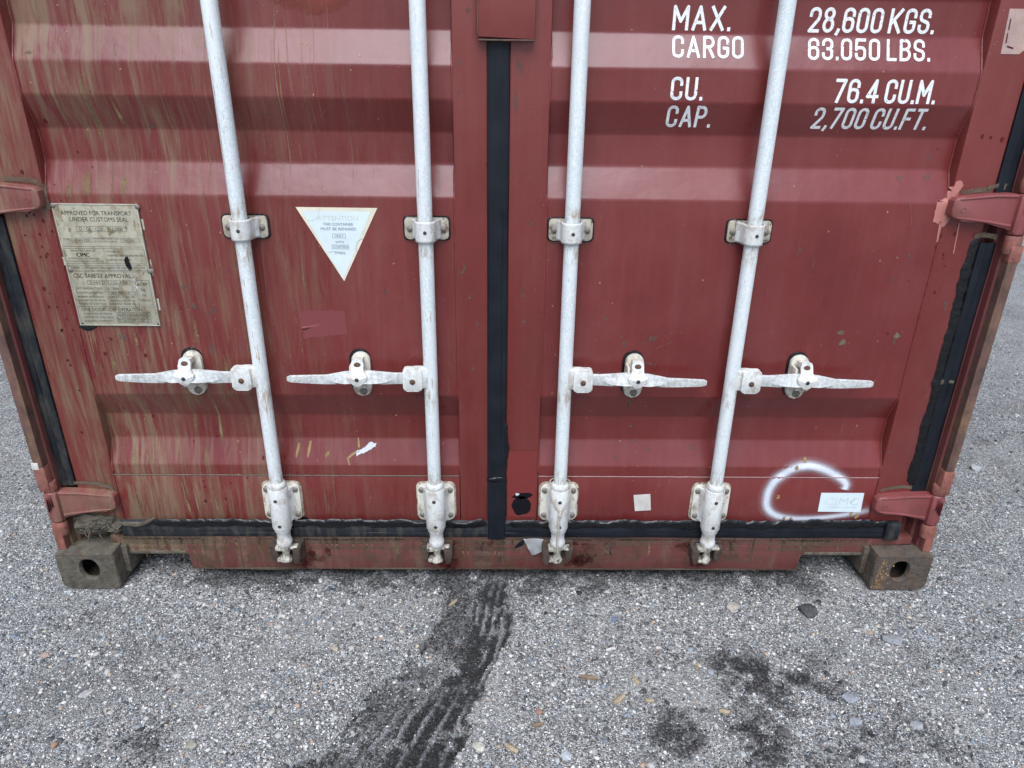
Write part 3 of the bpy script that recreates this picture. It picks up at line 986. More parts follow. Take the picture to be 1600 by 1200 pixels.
# corner posts (front: stepped profile; rear: plain) ------------------
def extrude_profile(name, prof, z0, z1, mat, parent, nz_=1, closed=True):
    v, fc = [], []
    n = len(prof)
    for k in range(nz_ + 1):
        z = z0 + (z1 - z0) * k / nz_
        v += [(p[0], p[1], z) for p in prof]
    for k in range(nz_):
        for i in range(n if closed else n - 1):
            j = (i + 1) % n
            fc.append((k * n + i, k * n + j, (k + 1) * n + j, (k + 1) * n + i))
    if closed:
        fc.append(tuple(range(n))); fc.append(tuple(nz_ * n + i for i in range(n)))
    bm = bmesh.new()
    me = bpy.data.meshes.new('t'); me.from_pydata(v, [], fc); bm.from_mesh(me); bpy.data.meshes.remove(me)
    return bobj(name, bm, mat, parent, True, 30)
for sx in (-1, 1):
    prof = [(sx * 1.2185, .030), (sx * 1.2185, .176), (sx * 1.120, .176), (sx * 1.120, .094), (sx * 1.172, .090), (sx * 1.1775, .066),
            (sx * 1.1865, .064), (sx * 1.1885, .046), (sx * 1.1935, .044), (sx * 1.195, .030)]
    post = extrude_profile('corner_post', prof, .116, HT - .116, 'post', box_c)
    # stripped, rusty outer edge strip in lengths between the hinges
    for (a, b) in ((.1185, .196), (.326, .985), (1.132, 1.80), (1.95, 2.55)):
        low = a < .15
        e = extrude_profile('edge_strip', [(sx * 1.1935, .020), (sx * 1.2165, .020), (sx * 1.219, .0235), (sx * 1.2195, .062), (sx * 1.1935, .062)], a, b, 'primer' if low else 'lip', post)
    for (a, b) in ((.303, .328), (.975, .985)):
        box('edge_cap', sx * 1.206 - .0145, sx * 1.206 + .0145, .0185, .05, a - (.03 if a > .9 else 0), b + .05 * (a < .9), 'primer', post, .003)
    extrude_profile('corner_post', [(sx * 1.2185, LEN - .03), (sx * 1.2185, LEN - .17), (sx * 1.10, LEN - .17), (sx * 1.10, LEN - .03)], .116, HT - .116, 'post', box_c)

# sill with fork notches ---------------------------------------------
sill_pts = [(-1.085, .143), (-1.085, .1205), (-1.055, .1205), (-1.055, .088), (-.882, .086), (-.874, .081), (-.874, .0295), (.864, .0295), (.864, .078), (.872, .085), (1.055, .090), (1.055, .1205), (1.176, .1205), (1.176, .143)]
bm = bmesh.new()
add_prism(bm, sill_pts, YS, YS + .06, .0025)
sill = bobj('door_sill', bm, 'sill', box_c, True)
for (a, b, z) in ((-1.053, -.882, .0885), (.874, 1.053, .0895)):
    box('notch_lip', a, b, YS - .004, YS + .05, z - .004, z + .0045, 'casting', sill, .0015)
box('notch_gusset', -1.056, -1.040, YS - .012, .17, .030, .118, 'casting', sill, .002)
box('notch_gusset', 1.040, 1.056, YS - .012, .17, .030, .118, 'casting_rust', sill, .002)
# worn films on the sill
f = Film()
for bx in (-.54, -.155, .21, .56):
    for k in range(10):
        f.blob(bx + random.gauss(0.015, .05), random.uniform(.045, .125), random.uniform(.012, .035), random.uniform(.01, .03), random.uniform(.35, .75), rough=.5)
f.make('rust_bleed', 'rustbleed', sill)['kind'] = 'stuff'
f = Film()
for (x, z, w, h) in ((-.045, .086, .055, .09), (.312, .105, .035, .05), (.662, .098, .058, .08), (.716, .10, .014, .06), (.005, .09, .025, .09)):
    f.poly([(x - w / 2, z + h / 2), (x + w / 2, z + h / 2), (x + w / 2, z - h / 2), (x - w / 2, z - h / 2)], .5, rough=.012, feather=.4)
f.make('scraped_patch', 'greyfilm', sill)['kind'] = 'stuff'
f = Film()
for (z, w, o_) in ((.1365, .014, .85), (.1260, .030, .62), (.1040, .020, .42), (.0700, .040, .40), (.0335, .010, .8)):
    e0, e1 = (-1.05, 1.05) if z > .099 else (-.872, .862)
    f.ribbon([(x, z + .002 * nz(x * 9, z * 40)) for x in np.linspace(e0, e1, 70)], [w * (1 + .7 * nz(x * 6, z * 90, 3)) for x in np.linspace(0, 1.7, 70)], [o_ * (.7 + .8 * nz(x * 5, z * 70, 9)) for x in np.linspace(0, 1.7, 70)])
f.make('caked_dust', 'dustfilm', sill)['kind'] = 'stuff'
f = Film()
for k in range(60):
    x = random.uniform(-1.0, .05) if k < 45 else random.uniform(.1, 1.0)
    h = random.uniform(.03, .105)
    f.ribbon([(x, .139), (x + random.gauss(0, .002), .139 - h * .5), (x + random.gauss(0, .003), .139 - h)], [random.uniform(.003, .012), random.uniform(.003, .010), .002], [.75, .6, 0])
f.make('mud_streak', 'mudstreak', sill)['kind'] = 'stuff'

# header, walls, roof, floor -----------------------------------------
box('door_header', -1.175, 1.175, YS, .15, 2.775, 2.88, 'sill', box_c, .004)
def corrug_wall(sx):
    prof, y = [], .178
    while y < LEN - .18:
        prof += [(sx * 1.210, y), (sx * 1.210, y + .072), (sx * 1.176, y + .140), (sx * 1.176, y + .210)]
        y += .278
    v, fc = [], []
    for z in (.15, HT - .1):
        v += [(p[0], p[1], z) for p in prof]
    n = len(prof)
    for i in range(n - 1): fc.append((i, i + 1, n + i + 1, n + i))
    return obj('side_wall', v, fc, 'red', box_c)
for sx in (-1, 1):
    corrug_wall(sx)
    box('bottom_rail', sx * 1.19 - .027, sx * 1.19 + .027, .179, LEN - .179, .03, .19, 'floor', box_c, .003)
    box('top_rail', sx * 1.19 - .027, sx * 1.19 + .027, .179, LEN - .179, HT - .09, HT - .02, 'post', box_c, .003)
v, fc, y = [], [], .12
k = 0
while y < LEN - .12:
    for (dy, zz) in ((0, HT - .03), (.07, HT - .03), (.105, HT - .015), (.175, HT - .015)):
        v += [(-1.16, y + dy, zz), (1.16, y + dy, zz)]
    y += .21
for i in range(len(v) // 2 - 1): fc.append((2 * i, 2 * i + 1, 2 * i + 3, 2 * i + 2))
obj('roof_panel', v, fc, 'red', box_c)
box('floor_deck', -1.16, 1.16, .12, LEN - .05, .152, .180, 'floor', box_c, 0)
box('end_wall', -1.12, 1.12, LEN - .09, LEN - .05, .1, HT - .1, 'red', box_c, 0)
cm = box('cross_member', -1.16, 1.16, .30, .345, .035, .150, 'floor', box_c, .002)
for k in range(1, 30):
    dup(cm, (0, k * .40, 0))

# doors ----------------------------------------------------------------
LET = {}
def door(s):
    """s=-1 left door, s=+1 right door; the corrugated panel is the door's own mesh"""
    x0, x1 = (-1.034, -.102) if s < 0 else (.102, 1.042)
    nx = 60
    zs = []
    for a, b in zip(KZ, KZ[1:]):
        zs += [a, a + .003] if b - a < .3 else [a, a + .003, *np.linspace(a + .05, b - .05, 10)]
        zs.append(b - .003)
    zs = sorted(set([round(z, 5) for z in zs] + [KZ[-1]] + [round(z + d, 5) for z in KZ for d in (-.006, .006)] + [round(q, 5) for q in np.arange(.337, 2.66, .0151)]))
    zs = [z for z in zs if KZ[0] - .001 <= z <= KZ[-1]]
    v, fc = [], []
    for z in zs:
        for i in range(nx + 1):
            x = x0 + (x1 - x0) * i / nx
            v.append((x, ypanel(z) + dent(x, z), z))
    for k in range(len(zs) - 1):
        for i in range(nx):
            q = k * (nx + 1) + i
            fc.append((q, q + 1, q + nx + 2, q + nx + 1))
    d = obj('door', v, fc, 'red', box_c, True)
    d['label'] = 'mud streaked corrugated door leaf' if s < 0 else 'cleaner corrugated door leaf with white capacity lettering'
    # frame members
    if s < 0:
        st = ((-1.142, -1.036), (-.106, -.0295))
    else:
        st = ((.0175, .106), (1.040, 1.1375))
    for (a, b) in st:
        box('door_stile', a, b, YF, YF + .05, .190, 2.765, 'stile', d, .004)
    a, b = (st[0][1] + .0005, st[1][0] - .0005)
    box('bottom_frame', a, b, YF + .0005, YF + .05, .190, .337, 'red', d, .003)
    box('top_frame', a, b, YF + .0005, YF + .05, 2.66, 2.765, 'stile', d, .003)
    # weld seams: along the bottom frame and up both panel edges
    path = []
    n = 130
    for i in range(n + 1):
        x = a + (b - a) * i / n
        path.append((x, YF + .0005, .3375 + .0007 * nz(x * 40, s)))
    tube('weld_seam', path, [.0016 * (1 + .35 * nz(i * .9, s, 2)) for i in range(n + 1)], 'seam' if s > 0 else 'sealgrey', d, 5)
    for xe in (a, b):
        path, rad = [], []
        z = .345
        while z < 2.0:
            path.append((xe + .001 * nz(z * 30, xe), ypanel(z) - .0005, z))
            rad.append(.0026 * (1 + .4 * nz(z * 90, xe, 3)))
            z += .006
        tube('weld_seam', path, rad, 'stile', d, 5)
    return d
doorL, doorR = door(-1), door(1)

# gaskets -----------------------------------------------------------------
def hgasket(x0, x1, prof, mat, name='door_gasket', parent=box_c, wob=.0012):
    """profile [(y,z)] extruded along X with a little waviness"""
    n = max(2, int((x1 - x0) / .015))
    v, fc = [], []
    m = len(prof)
    for i in range(n + 1):
        x = x0 + (x1 - x0) * i / n
        for k, (y, z) in enumerate(prof):
            v.append((x, y + wob * nz(x * 9, k * .6, 1), z + wob * 1.3 * nz(x * 7, k * .4, 5)))
    for i in range(n):
        for k in range(m - 1):
            q = i * m + k
            fc.append((q, q + 1, q + m + 1, q + m))
    return obj(name, v, fc, mat, parent, True, sharp=35)
def vgasket(x0s, prof, z0, z1, mat, name='door_gasket', parent=box_c, wob=.0012, bend=None):
    n = max(2, int((z1 - z0) / .015))
    v, fc = [], []
    m = len(prof)
    for i in range(n + 1):
        z = z0 + (z1 - z0) * i / n
        for k, (x, y) in enumerate(prof):
            dx = bend(z) if bend else 0
            v.append((x0s + x + dx + wob * nz(z * 7, k * .5, x0s), y + wob * nz(z * 9, k * .6, 1), z))
    for i in range(n):
        for k in range(m - 1):
            q = i * m + k
            fc.append((q, q + m, q + m + 1, q + 1))
    return obj(name, v, fc, mat, parent, True, sharp=35)
hp = [(.062, .1415), (.0485, .1430), (.0465, .148), (.0460, .158), (.0468, .1595), (.0462, .161), (.0468, .172), (.0485, .1755), (.0490, .188), (.056, .1945)]
g1 = hgasket(-1.045, -.0305, hp, 'rubber_dusty'); g1['label'] = 'dusty black rubber seal along the door bottom'
g2 = hgasket(.0185, 1.085, hp, 'rubber'); g2['label'] = 'black rubber seal along the door bottom'
cp = [(-.0005, .066), (0, .0515), (.004, .049), (.0125, .0484), (.0235, .0481), (.0335, .0483), (.0345, .0488), (.0355, .0484), (.043, .049), (.047, .0515), (.0475, .066)]
vgasket(-.0297, cp, .312, 2.765, 'rubber')
low_g = vgasket(-.0305, [(p[0] * 1.05, p[1] - .0012) for p in cp[:3]] + [(.024, .0455)] + [(p[0] * 1.05, p[1] - .0012) for p in cp[-3:]], .136, .330, 'rubber')
side = [(0, .062), (.001, .053), (.008, .0515), (.018, .0515), (.0195, .0535), (.0215, .0535), (.023, .052), (.034, .053), (.0355, .0555), (.044, .060), (.050, .072)]
vgasket(1.137, side, .292, .985, 'rubber')
vgasket(1.137, side, 1.10, 2.765, 'rubber')
sideL = [(-p[0], p[1]) for p in side][::-1]
for (a, b) in ((.305, 1.022), (1.10, 2.765)):
    vgasket(-1.1435, sideL, a, b, 'rubber_dusty' if a < 1 else 'rubber')

# black sealant smeared along the seals --------------------------------------
def smear(name, path, w0, w1, thick, mat='tar', parent=box_c, seed=0, side=1, jag=.006, base=None):
    """thick irregular bead: path [(x,z)]; grows w0 to the left/up and w1 to the right/down"""
    v, fc = [], []
    pts = []
    for i in range(len(path) - 1):
        L = math.dist(path[i], path[i + 1])
        k = max(1, int(L / .005))
        for j in range(k):
            t = j / k
            pts.append((path[i][0] * (1 - t) + path[i + 1][0] * t, path[i][1] * (1 - t) + path[i + 1][1] * t))
    pts.append(path[-1])
    cs = (-1, -.72, -.3, .3, .72, 1)
    hs = (0, .75, 1, 1, .75, 0)
    for i, p in enumerate(pts):
        a, b = pts[max(i - 2, 0)], pts[min(i + 2, len(pts) - 1)]
        d = Vector((b[0] - a[0], b[1] - a[1])).normalized()
        nx_, nz2 = -d.y, d.x
        endf = min(1, i / 3, (len(pts) - 1 - i) / 3) if len(pts) > 6 else 1
        s = i * .005
        ja = w0 + jag * (.8 * nz(s * 17, seed, 1) + .45 * nz(s * 52, seed, 2))
        jb = w1 + jag * (.8 * nz(s * 15, seed, 7) + .45 * nz(s * 47, seed, 9))
        for c, h in zip(cs, hs):
            off = (ja if c < 0 else jb) * c * (.25 + .75 * endf)
            x, z = p[0] + nx_ * -off, p[1] + nz2 * -off
            y = (base if base is not None else ysurf(x, z)) - .0006 - thick * h * endf * (1 + .5 * nz(s * 60, c, seed))
            v.append((x, y, z))
    m = len(cs)
    for i in range(len(pts) - 1):
        for k in range(m - 1):
            q = i * m + k
            fc.append((q, q + 1, q + m + 1, q + m))
    return obj(name, v, fc, mat, parent, True)
# right seal: wide smear on the door side, from under the upper hinge to the lower one
smear('sealant_smear', [(1.131, 1.000), (1.124, .985), (1.124, .90), (1.127, .80), (1.126, .70), (1.130, .60), (1.128, .50), (1.131, .40), (1.1315, .315)], .013, .013, .0026, seed=1, jag=.008)
# bottom of both doors
smear('sealant_smear', [(-.955, .1890), (-.80, .191), (-.60, .1895), (-.40, .1910), (-.20, .1895), (-.033, .1890)], .0105, .013, .0040, seed=2, jag=.013, base=.0475)
smear('sealant_smear', [(.03, .1900), (.2, .1885), (.4, .1905), (.6, .189), (.8, .1915), (.95, .194), (1.095, .197)], .0115, .014, .0042, seed=3, jag=.014, base=.0475)
smear('sealant_smear', [(.014, .510), (.017, .49), (.018, .42), (.0160, .35)], .0065, .010, .0028, seed=4, jag=.005)
smear('sealant_smear', [(-.033, .333), (-.02, .330), (.005, .332), (.020, .334)], .008, .010, .0025, seed=5, jag=.004, base=.0475)
smear('sealant_smear', [(.019, .335), (.017, .28), (.018, .20)], .004, .006, .002, seed=6, jag=.003)
smear('sealant_smear', [(-.575, .1985), (-.55, .2045), (-.53, .199)], .006, .006, .002, seed=7)
f = Film()
for pth in (
    [(1.118, 1.000), (1.135, 1.004), (1.152, 1.003), (1.172, .999)],
    [(1.135, .625), (1.15, .628), (1.168, .626)],
    [(1.052, .297), (1.075, .306), (1.11, .311), (1.15, .306), (1.165, .30)],
    [(-1.16, .312), (-1.12, .314), (-1.08, .309), (-1.052, .300), (-1.043, .275), (-1.05, .255)],
    [(1.06, 1.101), (1.10, 1.106), (1.13, 1.108)],
    [(1.118, 1.112), (1.14, 1.117), (1.162, 1.114)],
    [(-1.12, 1.108), (-1.08, 1.107), (-1.05, 1.104), (-1.038, 1.09), (-1.036, 1.04)]):
    f.ribbon(pth, [random.uniform(.010, .020) for _ in pth], [random.uniform(.6, .95) for _ in pth], off=.0030 if abs(pth[0][0]) > 1.115 else .0010)
f.make('caked_dirt', 'dustfilm', box_c)['kind'] = 'stuff'
# torn, mud-caked seal end at the left bottom corner
bm = bmesh.new()
add_box(bm, -1.168, -1.050, .040, .072, .157, .212, .006, 2)
bmesh.ops.subdivide_edges(bm, edges=list(bm.edges), cuts=5, use_grid_fill=True)
for v in bm.verts:
    p_ = v.co.copy()
    v.co += Vector((nz(p_.x * 70, p_.z * 70, 1) * .012 + nz(p_.x * 190, p_.z * 190, 4) * .005, nz(p_.x * 60, p_.z * 80, 2) * .016 + nz(p_.x * 220, p_.z * 200, 5) * .007, nz(p_.x * 65, p_.z * 60, 3) * .012 + nz(p_.x * 200, p_.z * 210, 6) * .005))
torn = bobj('torn_seal_end', bm, 'casting', box_c, False)
torn['label'] = 'ragged seal end caked in dried mud'
for k in range(26):
    x, z = random.uniform(-1.160, -1.060), random.uniform(.158, .205)
    L, a = random.uniform(.012, .03), random.uniform(0, 6.28)
    p = [(x, .034, z), (x + L * .5 * math.cos(a), .026 - .004 * random.random(), z + L * .5 * math.sin(a)), (x + L * math.cos(a), .030, z + L * math.sin(a) - .006)]
    tube('frayed_strand', p, [.0013, .0011, .0006], 'sealgrey' if k % 3 else 'rubber_dusty', torn, 5)
smear('peeled_flap', [(-1.05, .188), (-1.01, .183), (-.985, .186), (-.965, .195), (-.948, .206)], .006, .008, .005, 'casting', torn, seed=16, jag=.006, base=.048)
box('seal_end', 1.086, 1.128, .036, .060, .143, .200, 'rubber_dusty', box_c, .006)['label'] = 'dirty grey rubber seal end block'

# hinges ----------------------------------------------------------------------
def hinge(sx, zc, lab=None):
    bm = bmesh.new()
    # blade: rounded nose on the door, deepening towards the pin
    prof = [(1.036, .000), (1.037, .018), (1.043, .025), (1.065, .029), (1.120, .034), (1.165, .036), (1.190, .034), (1.190, -.050), (1.172, -.046), (1.150, -.034), (1.120, -.030), (1.065, -.0265), (1.045, -.0225), (1.037, -.014)]
    add_prism(bm, [(sx * x, zc + z) for x, z in prof], .031, .0545, .004, 3)
    # raised rims along the top and bottom edges
    for zz, zz2 in ((.0265, .0305), (-.0235, -.0285)):
        p = [(1.050, zz * .82), (1.09, zz), (1.13, zz2), (1.180, zz2 * (1.0 if zz > 0 else 1.3))]
        vv, ff = tube_verts([(sx * x, .0315, zc + z) for x, z in p], [.0022, .0032, .0036, .0036], 8)
        base = [bm.verts.new(q) for q in vv]
        for q in ff: bm.faces.new([base[i] for i in q])
    h = bobj('hinge', bm, 'hinge', box_c, True, 35)
    if lab: h['label'] = lab
    bm = bmesh.new()
    add_lathe(bm, [(.0125, zc - .058), (.0165, zc - .054), (.0165, zc + .033), (.0125, zc + .037)], sx * 1.199, .036, 20)
    add_box(bm, min(sx * 1.183, sx * 1.2175), max(sx * 1.183, sx * 1.2175), .021, .052, zc - .053, zc + .032, .004, 2)
    bobj('hinge_knuckle', bm, 'hinge', h, True)
    for (a, b) in ((zc - .102, zc - .0595), (zc + .0385, zc + .067)):
        bm = bmesh.new()
        add_lathe(bm, [(.0150, a), (.0165, a + .003), (.0165, b - .003), (.0150, b)], sx * 1.199, .036, 20)
        add_box(bm, min(sx * 1.188, sx * 1.2165), max(sx * 1.188, sx * 1.2165), .0225, .055, a + .001, b - .001, .003, 2)
        bobj('hinge_lug', bm, 'primer', h, True)
    f = Film()
    # red drips at the knuckle, drying dark
    v, fc = [], []
    for k in range(3):
        x = sx * (1.197 + .006 * k)
        p = [(x, .0195, zc + .030 - .004 * k), (x + .001, .0185, zc + .012), (x, .0185, zc - .004 - .008 * k)]
        tube('paint_drip', p, [.0016, .0019, .0026], 'darkgloss', h, 6)
    # cast ring mark
    ring = [(sx * 1.062 + .0055 * math.cos(a), .0308, zc - .002 + .0055 * math.sin(a)) for a in np.linspace(0, 2 * math.pi, 20)]
    tube('cast_mark', ring, .0008, 'hinge', h, 5)
    return h
M['darkgloss'] = m_simple('dried_dark_red_drip', (0.075, 0.008, 0.008), .2, var=.2)
for zc in (.262, 1.066, 1.87, 2.60):
    hinge(1, zc, 'repainted pinkish red hinge blade' if zc < 1.5 else None)
    hinge(-1, zc, 'dirty pink hinge blade with mud at its nose' if zc < 1.5 else None)

# overlap plate at the top of the centre seal -----------------------------------
pl = prism('overlap_plate', [(-.049, 1.408), (.069, 1.404), (.071, 1.62), (-.049, 1.62)], .034, .0465, 'stile', box_c, .002)
pl['label'] = 'thick red plate with rusty edges across both doors'
box('plate_rim', -.0515, -.0485, .033, .050, 1.407, 1.62, 'lip', pl, .001)
box('plate_rim', -.0485, .0695, .033, .050, 1.4005, 1.4040, 'lip', pl, .001)

# locking bars ---------------------------------------------------------------------
def locking_bar(bx, s, idx):
    yc = .022
    bm = bmesh.new()
    add_lathe(bm, [(.0172, .150), (.0172, 1.0), (.0172, 2.80)], bx, yc, 32)
    bar = bobj('locking_bar', bm, 'galv', box_c, True)
    bar['label'] = ['first white locking bar from the left, tan stained', 'second white locking bar, left of the centre seal', 'third white locking bar, tied with twine', 'fourth white locking bar, beside the capacity lettering'][idx]
    # guide brackets (one in view, one near the top)
    for zg in (1.006, 2.05):
        g = prism('guide_plate', rrect(bx, zg, .102, .050, .009), .0505, YO - .0002, 'rustplate', bar, .0015)
        prism('sealant_border', rrect(bx, zg, .110, .057, .011), .0555, YO, 'tar', bar, .0006)
        for q in (-1, 1):
            inst('rivet', RIV, (bx + q * .0385, .0505, zg - .001), bar, .95)
        # strap folded over the bar
        path = [(-.033, .0495), (-.027, .046), (-.0235, .036), (-.0222, .022)]
        path += [(.0222 * math.cos(a), yc - .0222 * math.sin(a)) for a in np.linspace(math.pi * .93, math.pi * .07, 13)]
        path += [(.0222, .022), (.0235, .036), (.027, .046), (.033, .0495)]
        bm = bmesh.new()
        rows = []
        H = .0235
        for (dx, y) in path:
            bul = 1 - .0 * abs(dx)
            rows.append([bm.verts.new((bx + dx, y, zg + zz)) for zz in (-H, -H * .8, 0, H * .8, H)])
        for a, b in zip(rows, rows[1:]):
            for k in range(4):
                bm.faces.new((a[k], a[k + 1], b[k + 1], b[k]))
        st = bobj('guide_strap', bm, 'sleeve', bar, True, 60)
        sol = st.modifiers.new('s', 'SOLIDIFY'); sol.thickness = .0028; sol.offset = 0
        inst('set_screw', DOT, (bx + .001, yc - .0238, zg), bar)
    # handle lug -----------------------------------------------------------------
    zl = .643
    lx = bx + s * .043
    lug = prism('handle_lug', rrect(lx, zl, .047, .060, .009), -.002, .020, 'sleeve', bar, .003)
    bm = bmesh.new()
    add_box(bm, min(bx, lx), max(bx, lx), .006, .032, zl - .026, zl + .028, .004)
    bobj('lug_web', bm, 'sleeve', bar, True)
    inst('bolt', BOLT, (lx, -.002, zl - .004), bar, 1.0)
    # handle: lofted forging -------------------------------------------------------
    #        u     top    bot    front  back   ridge z, ridge y
    sec = [(.005, .017, -.013, .004, .016, .002, .0032), (.045, .017, -.013, .003, .015, .001, .0022), (.075, .0200, -.014, .002, .015, -.006, -.004), (.105, .0235, -.011, .001, .014, -.005, -.0120),
           (.135, .0250, -.007, .001, .013, -.002, -.0140), (.165, .022, -.010, .002, .013, -.005, -.0110), (.190, .0170, -.013, .003, .014, -.005, -.002), (.212, .0125, -.0135, .004, .014, -.001, .0035),
           (.240, .0120, -.0125, .004, .014, 0, .0035), (.280, .0112, -.0100, .004, .014, .001, .0035), (.302, .0105, -.0085, .005, .0135, .001, .0045), (.310, .0065, -.0055, .007, .012, .001, .0065)]
    tilt = -.010 if s < 0 else -.022
    bm = bmesh.new()
    rings = []
    for (u, zt, zb, yf, yb, zr, yr) in sec:
        x = lx + s * u
        dz = tilt * u
        pts = [(zt - .002, yb), (zt, (yf + yb) / 2), (zt - .002, yf), (zr, yr), (zb + .002, yf), (zb, (yf + yb) / 2), (zb + .002, yb)]
        rings.append([bm.verts.new((x, y, zl + z + dz)) for z, y in pts])
    m = len(rings[0])
    for a, b in zip(rings, rings[1:]):
        for k in range(m):
            bm.faces.new((a[k], a[(k + 1) % m], b[(k + 1) % m], b[k]))
    bm.faces.new(rings[0]); bm.faces.new(rings[-1][::-1])
    hd = bobj('handle', bm, 'grip', bar, True, 28)
    # raised cast lettering on the grip
    for txt, u, hgt in (('HH-05', .294, .0105), ('50 HH', .240, .0100)):
        uu = u if s < 0 else u - (.05 if txt == 'HH-05' else .047)
        LET.setdefault('cast', []).append((txt, lx + s * uu, .0042, zl + tilt * uu - .004, hgt, bar))
    # catch ---------------------------------------------------------------------------
    cx, cz = lx + s * .1335, .638
    prism('sealant_border', rrect(cx - .003, cz + .004, .053, .124, .026, 8), .0555, YO + .0002, 'tar', bar, .0008)
    prism('catch_plate', rrect(cx, cz, .0465, .118, .0225, 8), .0445, .0575, 'white', bar, .003)
    bm = bmesh.new()
    add_box(bm, cx - .0225, cx - .0170, .012, .046, cz - .006, cz + .036, .0015)
    add_box(bm, cx - .010, cx + .010, .008, .046, cz + .034, cz + .050, .003)
    add_box(bm, cx - .016, cx + .016, .010, .046, cz - .022, cz - .010, .002)
    bobj('catch_bracket', bm, 'white', bar, True)
    # swinging cover: tongue bolted at the top, stepped out over the handle as a six-sided head
    tongue = [(-.0150, .046, .005), (-.0125, .0535, .006), (-.005, .0575, .007), (.005, .0575, .007), (.0125, .0535, .006), (.0150, .046, .005), (.0150, .030, -.003), (.0245, .018, -.013), (.0225, .010, -.013), (.0105, -.0035, -.013), (.0050, -.0075, -.012), (-.0050, -.0075, -.012), (-.0105, -.0035, -.013), (-.0225, .010, -.013), (-.0245, .018, -.013), (-.0150, .030, -.003)]
    bm = bmesh.new()
    fr = [bm.verts.new((cx + x, y, cz + z)) for x, z, y in tongue]
    bk = [bm.verts.new((cx + x * .98, y + .0075, cz + z)) for x, z, y in tongue]
    cA, cB = bm.verts.new((cx, .0045, cz + .046)), bm.verts.new((cx, -.0040, cz + .030))
    cC = bm.verts.new((cx, -.0165, cz + .010))
    nq = len(tongue)
    # front skin: upper tongue, step, domed head
    for a, b in ((0, 1), (1, 2), (2, 3), (3, 4), (4, 5)): bm.faces.new((fr[a], fr[b], cA))
    bm.faces.new((fr[5], fr[6], cB, cA)); bm.faces.new((fr[0], cA, cB, fr[15]))
    for a, b in ((6, 7), (7, 8), (8, 9), (9, 10), (10, 11), (11, 12), (12, 13), (13, 14), (14, 15)): bm.faces.new((fr[a], fr[b], cC))
    bm.faces.new((fr[6], cC, cB)); bm.faces.new((cB, cC, fr[15]))
    for i_ in range(nq):
        j_ = (i_ + 1) % nq
        bm.faces.new((fr[i_], bk[i_], bk[j_], fr[j_]))
    bm.faces.new((bk[0], bk[1], bk[2], bk[3], bk[4], bk[5])); bm.faces.new((bk[0], bk[5], bk[6], bk[15])); bm.faces.new((bk[15], *bk[6:15]))
    bobj('catch_cover', bm, 'sleeve', bar, True, 22)
    inst('bolt', BOLT, (cx, .0045, cz + .0400), bar, 1.38)
    inst('set_screw', DOT, (cx, -.0160, cz + .0110), bar, 1.25)
    inst('rivet', RIV, (cx + .003, .0445, cz - .0445), bar, 1.25)
    # lower bearing bracket ----------------------------------------------------------------
    zt, zb = .316, .203
    prism('sealant_border', rrect(bx, (zt + zb) / 2 + .001, .108, zt - zb + .008, .018, 6), .0530, YF + .0002, 'rustplate', bar, .0008)
    prism('bearing_plate', rrect(bx, (zt + zb) / 2, .100, zt - zb, .016, 6), .0440, .0545, 'white', bar, .002)
    for qx in (-1, 1):
        for qz in (.300, .221):
            inst('rivet', RIV, (bx + qx * .0385, .0440, qz), bar, 1.08)
    bm = bmesh.new()
    add_lathe(bm, [(.0250, .196), (.0262, .199), (.0262, .3195), (.0250, .322)], bx, yc, 32)
    # webs that flow from the sleeve to the plate
    for q in (-1, 1):
        a = [(bx + q * .0255, yc - .003), (bx + q * .030, .036), (bx + q * .036, .0448), (bx, .0448), (bx, yc)]
        lo = [bm.verts.new((*p, .212)) for p in a]; hi = [bm.verts.new((*p, .310)) for p in a]
        bm.faces.new(lo); bm.faces.new(hi)
        for i in range(5): bm.faces.new((lo[i], lo[(i + 1) % 5], hi[(i + 1) % 5], hi[i]))
    bobj('bearing_sleeve', bm, 'sleeve', bar, True, 40)
    bm = bmesh.new()
    add_lathe(bm, [(.0190, .3225), (.0232, .3235), (.0240, .327), (.0232, .334), (.0205, .3375), (.0175, .338)], bx, yc, 32)
    bobj('sleeve_collar', bm, 'sleeve', bar, True, 40)
    bm = bmesh.new()
    add_lathe(bm, [(.0228, .1955), (.0222, .186), (.0185, .181), (.0180, .160), (.0205, .154), (.0212, .146), (.0190, .139), (.0150, .137)], bx, yc, 28)
    bobj('cam_neck', bm, 'sleeve', bar, True, 40)
    inst('set_screw', DOT, (bx - .001, yc - .0264, .292), bar, 1.2)
    inst('set_screw', DOT, (bx + .001, yc - .0264, .212), bar, 1.2)
    # cam: waisted forging with a short arm and a foot -----------------------------------------
    bm = bmesh.new()
    add_lathe(bm, [(.0160, .139), (.0165, .128), (.0110, .118), (.0095, .106), (.0120, .096), (.0150, .090), (.0150, .084), (.0120, .081)], bx, yc, 20)
    add_box(bm, bx - .026, bx + .010, yc - .012, yc + .014, .120, .134, .003)
    add_box(bm, bx + .004, bx + .034, yc - .006, yc + .012, .122, .132, .003)
    add_box(bm, bx - .026, bx + .012, yc - .010, yc + .016, .082, .093, .004)
    for v in bm.verts:
        v.co += Vector((nz(v.co.x * 90, v.co.z * 90, idx), nz(v.co.x * 80, v.co.z * 70, idx + 4) * .6, nz(v.co.x * 70, v.co.y * 90, idx + 9))) * .003
    bobj('cam', bm, 'cam', bar, True, 40)
    # keeper on the sill: back plate with two hooked jaws -----------------------------------------
    bm = bmesh.new()
    add_box(bm, bx - .041, bx + .045, .040, YS + .001, .080, .138, .004)
